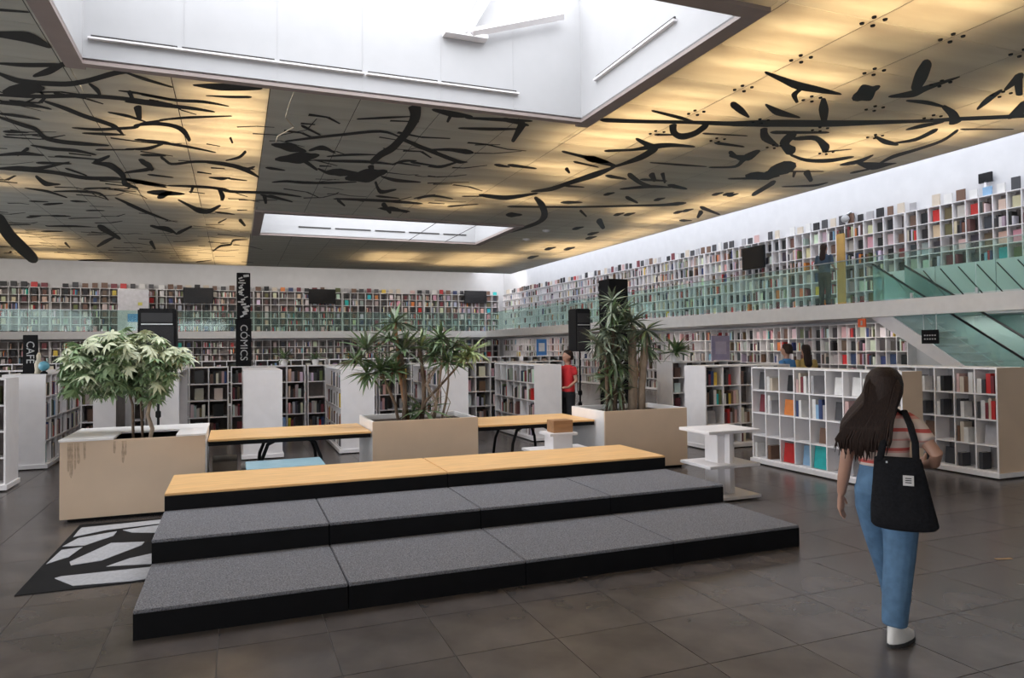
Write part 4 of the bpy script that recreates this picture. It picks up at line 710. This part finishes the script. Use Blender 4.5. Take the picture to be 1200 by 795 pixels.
def trunk(t, name, pts, r0, r1, m):
    bm = bmesh.new(); n = len(pts); tube(bm, pts, [r0+(r1-r0)*i/(n-1) for i in range(n)], 8); return frombm(name, bm, m, t, smooth=True)
# umbrella tree, left planter (local origin at soil)
U = thing('umbrella_tree', 'leafy umbrella tree with pale variegated leaves in the left planter', 'plant', (-1.0, 9.0, .772))
PM = [leafmesh('palmate', LV['umbrella'], k) for k in range(3)] + [leafmesh('palmate', LV['variegated'], 9+k) for k in range(3)]
trunk(U, 'trunk', [(-.07,0,0),(-.08,.02,.4),(-.14,.02,.62)], .016, .012, BARK); trunk(U, 'trunk', [(.02,.05,0),(0,.05,.45),(-.02,.05,.72)], .014, .012, BARK); trunk(U, 'trunk', [(.10,-.02,0),(.12,.02,.12),(.07,.03,.28),(.11,.02,.5),(.08,0,.68)], .024, .018, PALEBARK)
lobes = [(-.30,0,.86,.52,.36,.34,210,.65),(-.08,-.02,.98,.40,.36,.30,150,.75),(.12,0,.66,.22,.25,.22,36,.3),(.36,-.02,.96,.17,.20,.13,26,1.2),(-.62,0,.74,.18,.2,.2,24,.3),(.22,.0,.76,.20,.2,.14,22,.9)]
for cx, cy, cz, rx, ry, rz_, n, va in lobes:
    for k in range(n):
        while True:
            u = Vector((rng.uniform(-1,1), rng.uniform(-1,1), rng.uniform(-1,1)))
            if .35 < u.length < 1: break
        me = PM[3+k%3] if rng.random() < va*.8*(1 if u.z > -.1 else .35) else PM[k%3]
        place_leaf(U, me, Matrix.Translation((cx+u.x*rx, cy+u.y*ry, cz+u.z*rz_)) @ Matrix.Rotation(rng.uniform(-.7,.7)+u.y*-.3,4,'X') @ Matrix.Rotation(rng.uniform(-.5,.5)+u.x*.5,4,'Y') @ Matrix.Rotation(rng.uniform(0,6),4,'Z') @ Matrix.Scale(rng.uniform(.55,.95),4))
finish_foliage(U)
for k in range(7):
    a = rng.uniform(0,6.28); trunk(U, 'branch', [(0,.03,.5+.03*k),(math.cos(a)*.2-.08, math.sin(a)*.1, .66),(math.cos(a)*.38-.1, math.sin(a)*.2, .82)], .009, .005, BARK)
def crown(t, c, n, L, me, spread=(-.5,1.2), sc=1):
    for k in range(int(n*1.9)):
        a = rng.uniform(0, 2*PI); e = rng.uniform(*spread); d = Vector((math.cos(a)*math.cos(e), math.sin(a)*math.cos(e), math.sin(e)))
        place_leaf(t, rng.choice(me), Matrix.Translation(c) @ orient(d, rng.uniform(-.5,.5)) @ Matrix.Scale(L*rng.uniform(.75,1.1), 4))
SG = leafmesh('strap', LV['strap'], 1); SGY = leafmesh('strap', LV['grey'], 2); SP = leafmesh('strap', LV['pale'], 3); SD = leafmesh('strap', LV['dry'], 4)
Dm = thing('corn_plant', 'tall dragon tree with several leafy crowns in the middle planter', 'plant', (2.25, 9.5, .78))
CM = [((-.62,0,.98),20,.38,[SG,SGY]),((-.78,0,.85),14,.30,[SG,SGY]),((-.22,.05,1.34),20,.36,[SGY,SG]),((-.30,0,1.12),18,.36,[SGY,SG]),((-.12,0,.98),22,.38,[SG,SGY]),((-.45,-.05,.70),26,.36,[SG]),((-.62,-.02,.66),22,.34,[SG]),((-.25,-.05,.68),22,.34,[SG]),((.40,.0,1.12),22,.36,[SG]),((.56,.05,.98),22,.36,[SG,SGY]),((.50,.0,.80),22,.36,[SG]),((.84,-.05,.94),24,.30,[SP]),((.72,-.05,.84),22,.28,[SP]),((.12,0,1.02),16,.34,[SG,SP]),((.30,0,.9),18,.34,[SG]),((.15,0,.15),14,.40,[SG]),((.0,0,.1),10,.30,[SG])]
for c, n, L, me in CM: crown(Dm, c, n, L, me)
finish_foliage(Dm)
for base, top, r, m in (((-.12,0,0),(-.15,0,.92),.035,BARK),((-.05,.05,0),(-.22,.05,1.34),.03,WOOD2),((-.2,-.03,0),(-.42,-.05,.66),.022,BARK),((.12,0,0),(.10,0,1.0),.035,BARK),((.3,0,0),(.44,0,1.05),.022,PALEBARK),((.42,.05,0),(.52,.05,.8),.018,PALEBARK),((.02,-.05,0),(.80,-.05,.92),.02,BARK)):
    b = Vector(base); e = Vector(top); j = rng.uniform(-.06,.06); trunk(Dm, 'trunk', [b, b.lerp(e,.15)+Vector((j,0,.15)), b.lerp(e,.5)+Vector((j,0,.1)), e], r, r*.7, m)
for k in range(5):
    x = rng.uniform(.2,.55); trunk(Dm, 'vine', [(x,-.08,0),(x+.08,-.1,.25),(x-.05,-.08,.5),(x+.1,-.05,.75)], .008, .005, PALEBARK)
Yp = thing('yucca_palm', 'tall grey green yucca palm with thick pale trunk in the right planter', 'plant', (5.35, 9.3, .796))
for c, n, L, me in (((-.05,.1,1.66),20,.32,[SGY]),((.12,.05,1.52),20,.34,[SGY,SG]),((-.10,0,1.48),24,.36,[SGY,SG]),((-.22,0,1.22),26,.38,[SGY]),((-.34,0,1.02),20,.36,[SGY]),((.02,.05,1.18),26,.38,[SGY,SG]),((-.16,-.05,.88),26,.38,[SGY]),((-.02,0,.70),26,.36,[SGY,SG]),((-.18,0,.52),24,.34,[SGY,SG]),((0,0,.34),22,.34,[SGY,SG]),((-.15,0,.20),16,.3,[SGY]),((.26,.05,1.34),22,.36,[SGY]),((.48,0,1.22),24,.38,[SGY,SG]),((.50,.05,.95),22,.36,[SGY,SG]),((.14,0,1.0),18,.34,[SGY])): crown(Yp, c, n, L, me, (-1.1,1.1))
finish_foliage(Yp)
for base, top, r, m in (((.22,0,0),(.28,.05,1.28),.075,PALEBARK),((.38,0,0),(.46,0,1.16),.06,PALEBARK),((-.08,0,0),(-.10,0,1.40),.04,BARK),((-.18,.03,0),(-.22,0,1.05),.035,BARK),((.05,0,0),(.02,.05,1.0),.04,BARK)):
    b = Vector(base); e = Vector(top); j = rng.uniform(-.03,.03); trunk(Yp, 'trunk', [b, b.lerp(e,.3)+Vector((j,0,0)), b.lerp(e,.7)-Vector((j,0,0)), e], r, r*.75, m)
for k in range(16):
    a = rng.uniform(0,6.28); o = link('leaf', SD, Yp); o.matrix_local = Matrix.Translation((.28+rng.uniform(-.04,.16),.02,rng.uniform(.7,1.2))) @ orient((math.cos(a)*.25,math.sin(a)*.25,-1)) @ Matrix.Scale(rng.uniform(.25,.42),4)
def pot_plant(label, x, y, z, pot, L, n, name='potted_palm'):
    t = thing(name, label, 'plant', (x,y,z)); bm = bmesh.new(); ell(bm, [(0,0,0,pot*.7,pot*.7),(0,0,pot*1.5,pot,pot)], 14); frombm('pot', bm, PLASTW, t, smooth=False); crown(t, (0,0,pot*1.5), n, L, [SG], (-.1,1.3))
pot_plant('potted palm in a white pot on bookcase behind right planter', 8.98, 13.15, 1.424, .13, .52, 26); pot_plant('small green plant on the middle row bookcase', 0.96, 15.68, 1.443, .09, .30, 26, 'potted_fern'); pot_plant('small green plant right of the comics sign tower', 1.60, 15.68, 1.443, .08, .26, 22, 'potted_fern')

# ------------------------------------------------------------------ people
DENIM = mat('blue_denim', (.082,.165,.275), .8, .22, 14, bump=.15); HAIR = mat('dark_hair', (.026,.014,.010), .6, .5, 40, stretch=(6,6,.6), bump=.5, spec=.25); SHOE = mat('white_shoe', (.72,.70,.67), .5); SOLE = mat('dark_sole', (.03,.03,.03), .7)
TOTE = mat('black_canvas', (.010,.010,.012), .9, .3, 60, spec=.2)
def striped():
    m = mat('striped_knit', (.60,.47,.42), .8, .05, 30); nt = m.node_tree; N = nt.nodes; L = nt.links
    tc = N.new('ShaderNodeTexCoord'); sp = N.new('ShaderNodeSeparateXYZ'); mr = N.new('ShaderNodeMapRange'); mr.inputs[1].default_value = 1.0; mr.inputs[2].default_value = 1.42
    L.new(tc.outputs['Object'], sp.inputs[0]); L.new(sp.outputs[2], mr.inputs[0])
    r = N.new('ShaderNodeValToRGB'); cr = r.color_ramp; cr.interpolation = 'CONSTANT'; cream = (.62,.50,.44,1); red = (.50,.085,.07,1); pk = (.60,.30,.26,1)
    stops = [(0,cream),(.10,cream),(.13,red),(.175,pk),(.20,cream),(.30,pk),(.325,red),(.37,cream),(.47,pk),(.50,cream),(.60,red),(.65,cream),(.78,pk),(.82,red),(.86,cream)]
    cr.elements[0].position = 0; cr.elements[0].color = cream; cr.elements[1].position = stops[1][0]; cr.elements[1].color = cream
    for p, c in stops[2:]: e = cr.elements.new(p); e.color = c
    L.new(mr.outputs[0], r.inputs[0]); L.new(r.outputs[0], N['Principled BSDF'].inputs['Base Color']); return m
STRIPE = striped()
def hand(bm, wrist, d, palm_side, curl=.5, s=1):
    """palm and five tapering bent fingers; d = direction of the hand, palm_side = direction across the knuckles towards the thumb"""
    w = Vector(wrist); d = Vector(d).normalized(); a = Vector(palm_side); a = (a-d*a.dot(d)).normalized(); n = d.cross(a)
    ends = w + d*.085*s
    tube(bm, [w-d*.02*s, w+d*.03*s, ends], [.026*s,.036*s,.038*s], 10, .55, a)
    for k, L in enumerate((.070,.080,.074,.058)):
        b = ends + a*(.030-.020*k)*s - d*.01*s; p = [b]; dd = d.copy()
        for j in range(3): dd = (dd + n*curl*.35).normalized(); p.append(p[-1] + dd*L*s/3*1.05)
        tube(bm, p, [.0088*s,.0085*s,.0078*s,.0062*s], 7)
    b = w + d*.02*s + a*.030*s; tube(bm, [b, b+(d*.6+a*.7+n*.2).normalized()*.035*s, b+(d*.6+a*.7+n*.2).normalized()*.035*s+(d*.9+a*.2+n*.3).normalized()*.032*s], [.012*s,.010*s,.0075*s], 7)
W = thing('person', 'woman in striped top and jeans walking away with a black tote', 'person', (3.70, 3.155, 0), -.862)
bm = bmesh.new()
ball(bm, (-.05,.025,1.505), (.076,.098,.118)); ball(bm, (-.05,.06,1.455), (.056,.062,.062))
tube(bm, [(-.05,.118,1.535),(-.05,.138,1.497)], [.009,.015], 8); ball(bm, (-.05,.112,1.448),(.022,.01,.008))
for sx in (-1,1): ball(bm, (-.05+sx*.076,.02,1.50),(.012,.02,.032)); ball(bm, (-.05+sx*.03,.108,1.545),(.02,.012,.006))
tube(bm, [(-.05,-.005,1.30),(-.05,.0,1.37),(-.05,.015,1.44)], [.062,.050,.050], 12)
ell(bm, [(-.045,0,.86,.13,.09),(-.045,0,.95,.145,.095),(-.055,0,1.05,.118,.082),(-.06,0,1.15,.125,.09),(-.065,0,1.25,.14,.095),(-.062,-.005,1.32,.135,.075),(-.055,-.005,1.355,.07,.05)])
# left arm hanging
tube(bm, [(-.195,0,1.31),(-.235,-.005,1.20),(-.262,.0,1.06),(-.282,.03,.94),(-.298,.055,.835)], [.050,.045,.038,.036,.025], 12)
hand(bm, (-.300,.058,.825), (-.03,.10,-1), (.25,1,.05), .45)
# right arm bent, hand at the front
tube(bm, [(.085,0,1.31),(.15,-.06,1.22),(.215,-.11,1.135),(.205,-.02,1.07),(.165,.10,1.04)], [.050,.044,.037,.034,.025], 12)
hand(bm, (.160,.108,1.038), (-.35,1,.05), (.3,.1,1), .8)
# legs inside the trousers down to the feet
tube(bm, [(.028,0,.92),(.025,-.01,.70),(.012,-.02,.48),(-.01,-.07,.28),(-.02,-.09,.07)], [.07,.065,.048,.045,.035], 10)
tube(bm, [(-.118,.0,.92),(-.116,.07,.70),(-.08,.15,.49),(-.035,.26,.28),(-.015,.36,.08)], [.07,.065,.048,.045,.035], 10)
remesh('body', bm, SKIN, W, .0065, 3)
for sx in (-1,1):
    bm = bmesh.new(); ball(bm, (-.05+sx*.03,.108,1.518),(.013,.012,.009)); e = frombm('eye', bm, mat('eye_white',(.6,.58,.55),.2), W, smooth=True); bm = bmesh.new(); ball(bm, (-.05+sx*.03,.118,1.518),(.006,.004,.006)); frombm('iris', bm, SOLE, e, smooth=True)
bm = bmesh.new(); tube(bm, [(-.075,.110,1.450),(-.05,.120,1.448),(-.025,.110,1.450)], .006, 6); frombm('lips', bm, mat('lips',(.35,.10,.09),.4), W, smooth=True)
bm = bmesh.new()   # shirt
ell(bm, [(-.052,-.002,1.035,.142,.104),(-.055,0,1.10,.138,.102),(-.06,0,1.18,.145,.108),(-.066,0,1.26,.156,.112),(-.063,-.005,1.315,.150,.092),(-.058,-.005,1.35,.10,.068),(-.053,-.002,1.372,.062,.056)])
tube(bm, [(-.16,0,1.30),(-.215,-.003,1.265),(-.242,-.002,1.175)], [.064,.062,.058], 12); tube(bm, [(.05,0,1.31),(.115,-.03,1.27),(.165,-.075,1.195)], [.066,.064,.060], 12)
remesh('striped_top', bm, STRIPE, W, .008, 4)
bm = bmesh.new()   # jeans
ell(bm, [(-.052,0,1.06,.134,.098),(-.048,0,1.0,.150,.108),(-.045,-.005,.93,.168,.120),(-.045,-.005,.87,.168,.118),(-.045,0,.83,.15,.10)])
tube(bm, [(.035,-.005,.90),(.032,-.012,.78),(.024,-.02,.64),(.014,-.03,.48),(.0,-.05,.34),(-.012,-.075,.20),(-.018,-.088,.115)], [.105,.103,.096,.086,.081,.074,.070], 14)
tube(bm, [(-.125,.0,.90),(-.128,.05,.78),(-.108,.10,.64),(-.078,.15,.49),(-.045,.23,.34),(-.025,.31,.20),(-.018,.35,.115)], [.098,.095,.086,.078,.074,.068,.064], 14)
remesh('jeans', bm, DENIM, W, .009, 4)
def shoe(x, y, rz, lift=0):
    bm = bmesh.new(); ell(bm, [(0,.03,.018,.046,.132),(0,.028,.05,.046,.128),(0,.005,.075,.042,.10),(0,-.025,.095,.038,.066),(0,-.035,.118,.037,.052)], 16); s = remesh('shoe', bm, SHOE, W, .006, 4, (x,y,lift), (0,0,rz))
    bm = bmesh.new(); ell(bm, [(0,.03,0,.047,.134),(0,.03,.02,.049,.137)], 18); frombm('sole', bm, SOLE, s); bm = bmesh.new(); bmbox(bm, -.03,.03,.0,.06,.075,.092); frombm('laces', bm, SHOE, s)
shoe(.0, -.07, -.5); shoe(-.015, .375, .0)
bm = bmesh.new()   # hair
ell(bm, [(-.045,.0,1.632,.035,.04),(-.045,.0,1.613,.072,.082),(-.046,-.005,1.58,.096,.108),(-.048,-.012,1.53,.108,.114),(-.056,-.025,1.475,.112,.105),(-.085,-.05,1.42,.122,.085),(-.120,-.08,1.36,.132,.068),(-.155,-.10,1.30,.132,.056),(-.176,-.112,1.24,.118,.048),(-.182,-.118,1.18,.092,.040),(-.18,-.118,1.14,.055,.026)])
for k in range(34):
    u = k/33; x0 = -.15+.13*u; x1 = -.295+.25*u; z1 = 1.105+.12*abs(u-.45)**1.2+rng.uniform(-.02,.03)
    tube(bm, [(x0*.6-.02,-.085,1.47),(x0-.03,-.125,1.38),(x1*.9-.01,-.15,1.27),(x1+rng.uniform(-.015,.015),-.135,z1)], [.016,.018,.015,.004], 6)
remesh('hair', bm, HAIR, W, .0065, 1)
bm = bmesh.new()
for k in range(70):
    u = rng.random(); x0 = -.135+.17*u; x1 = -.30+.27*u+rng.uniform(-.02,.02); z1 = 1.09+.12*abs(u-.45)**1.2+rng.uniform(-.03,.05)
    tube(bm, [(-.045+(u-.5)*.10,-.045,1.60),(-.05+(u-.5)*.19,-.112,1.52),(x0-.02,-.132,1.41),(x0*.4+x1*.6-.01,-.155,1.30),(x1,-.158,1.20),(x1+rng.uniform(-.02,.02),-.135,z1)], [.003,.006,.007,.007,.006,.002], 5)
o = frombm('hair_strands', bm, HAIR, W, smooth=True); o['kind'] = 'stuff'
# tote bag carried on the right shoulder
B = thing('tote_bag', 'black canvas tote bag hanging from the walking woman\'s shoulder', 'bag', W.location, -.862)
bm = bmesh.new(); ell(bm, [(.042,-.17,.693,.10,.03),(.045,-.17,.703,.155,.044),(.045,-.17,.725,.176,.052),(.04,-.17,.77,.172,.06),(.032,-.165,.86,.160,.058),(.025,-.16,.98,.142,.048),(.018,-.155,1.08,.128,.034),(.015,-.152,1.112,.124,.022)], 24); remesh('bag_body', bm, TOTE, B, .008, 3)
bm = bmesh.new(); tube(bm, [(-.075,-.172,1.09),(-.055,-.16,1.20),(-.02,-.125,1.31),(.01,-.05,1.385),(.02,.03,1.37),(.03,.10,1.25)], .019, 8, .3, (1,0,0)); frombm('strap', bm, TOTE, B, smooth=True)
bm = bmesh.new(); tube(bm, [(.11,-.165,1.09),(.108,-.155,1.20),(.085,-.125,1.30),(.055,-.05,1.375),(.045,.03,1.36),(.05,.10,1.25)], .019, 8, .3, (1,0,0)); frombm('strap', bm, TOTE, B, smooth=True)
link('white_patch', boxmesh(.055,.004,.058,mat('white_patch',(.6,.58,.56),.7)), B, (.068,-.222,.99)); link('button', boxmesh(.01,.008,.01,STEEL), B, (-.04,-.19,1.085))
for k in range(3): link('patch_print', boxmesh(.032,.002,.005,BLACK), B, (.068,-.2245,1.003-.012*k))
def figure(name, label, loc, rz, h, top, bottom, hair, longhair=False, arms=0, group=None, sleeve=.55):
    P = thing(name, label, 'person', loc, rz, group); s = h/1.7; F = lambda *q: tuple(v*s for v in q)
    bm = bmesh.new(); ball(bm, F(0,.02,1.58), (.075*s,.095*s,.115*s)); tube(bm, [F(0,.115,1.60),F(0,.13,1.57)], [.009*s,.014*s], 6); tube(bm, [F(0,0,1.36),F(0,.01,1.50)], .052*s, 10)
    for sx in (-1,1): ball(bm, F(sx*.076,.01,1.575), (.012*s,.02*s,.03*s)); ball(bm, F(sx*.03,.105,1.59), (.012*s,.01*s,.008*s))
    ball(bm, F(0,.108,1.525), (.024*s,.01*s,.008*s))
    ell(bm, [F(0,0,.85,.14,.10),F(0,0,1.0,.13,.09),F(0,0,1.2,.15,.10),F(0,0,1.36,.15,.08),F(0,0,1.42,.06,.05)], 14)
    A = []
    for sx in (-1,1):
        el = F(sx*.235,-.02,1.12); wr = F(sx*.22,.16,1.0) if arms else F(sx*.25,.05,.86); A.append((F(sx*.18,0,1.38), el, wr))
        tube(bm, A[-1], [.045*s,.038*s,.026*s], 9); hand(bm, wr, (0,.9,.1) if arms else (0,.15,-1), (-sx,.3,.2), .5, s*1.0)
        tube(bm, [F(sx*.085,0,.88),F(sx*.09,.015,.48),F(sx*.09,-.01,.06)], [.075*s,.055*s,.038*s], 9)
    remesh('body', bm, SKIN, P, .010, 2)
    bm = bmesh.new(); ell(bm, [F(0,0,.90,.165,.12),F(0,0,1.05,.155,.11),F(0,0,1.22,.168,.118),F(0,0,1.36,.165,.095),F(0,0,1.425,.075,.065)], 14)
    for a, e, w in A: p = Vector(a).lerp(Vector(e), sleeve); tube(bm, [a, p], [.058*s,.056*s], 9)
    remesh('shirt', bm, top, P, .012, 3)
    bm = bmesh.new(); ell(bm, [F(0,0,.80,.15,.11),F(0,0,.88,.168,.122),F(0,0,.95,.158,.115)], 14)
    for sx in (-1,1): tube(bm, [F(sx*.085,0,.86),F(sx*.09,.015,.48),F(sx*.09,-.005,.08)], [.098*s,.078*s,.066*s], 10)
    remesh('trousers', bm, bottom, P, .012, 3)
    for sx in (-1,1):
        bm = bmesh.new(); ell(bm, [F(sx*.09,.03,0,.045,.13),F(sx*.09,.03,.05,.045,.125),F(sx*.09,-.02,.09,.038,.06)], 12); frombm('shoe', bm, SOLE, P, smooth=True)
    bm = bmesh.new(); ell(bm, [F(0,0,1.712,.04,.05),F(0,-.005,1.69,.075,.09),F(0,-.015,1.64,.087,.10),F(0,-.035,1.58,.086,.082),F(0,-.05,1.52,.075,.06)]+([F(0,-.07,1.42,.09,.05),F(0,-.09,1.3,.09,.04),F(0,-.09,1.22,.05,.02)] if longhair else []), 14); remesh('hair', bm, hair, P, .010, 2)
    return P
REDS = mat('red_cloth', (.55,.02,.025), .75, .12); BLKC = mat('black_cloth', (.014,.014,.016), .85, .2); GREYC = mat('grey_blue_cloth', (.05,.08,.12), .85, .15); OLIVE = mat('olive_cloth', (.035,.035,.028), .85, .15); BLUEC = mat('blue_cloth', (.06,.22,.50), .8, .1); YELC = mat('tan_cloth', (.42,.30,.10), .8, .1)
figure('person', 'man in red polo shirt and black trousers by the far bookcases', (5.98, 12.35, 0), 1.75, 1.70, REDS, BLKC, HAIR, arms=1)
figure('person', 'woman in grey top browsing on the right gallery', (14.55, 14.42, 2.771), -1.3, 1.66, GREYC, OLIVE, HAIR, True, 1, sleeve=.95)
figure('person', 'dark haired person in blue shirt behind the right bookcases', (10.28, 11.2, 0), .3, 1.78, BLUEC, BLKC, HAIR)
figure('person', 'dark haired person in tan top behind the right bookcases', (11.34, 11.8, 0), -.2, 1.76, YELC, BLKC, HAIR, True)
o = thing('tall_display', 'yellow display panel behind the woman on the gallery', 'display', (15.35, 14.62, 2.771)); link('board', boxmesh(.06,.24,2.0,mat('ochre_board',(.55,.34,.10),.6)), o, (0,0,1.0)); link('foot', boxmesh(.3,.3,.03,WHITE), o, (0,0,.015))
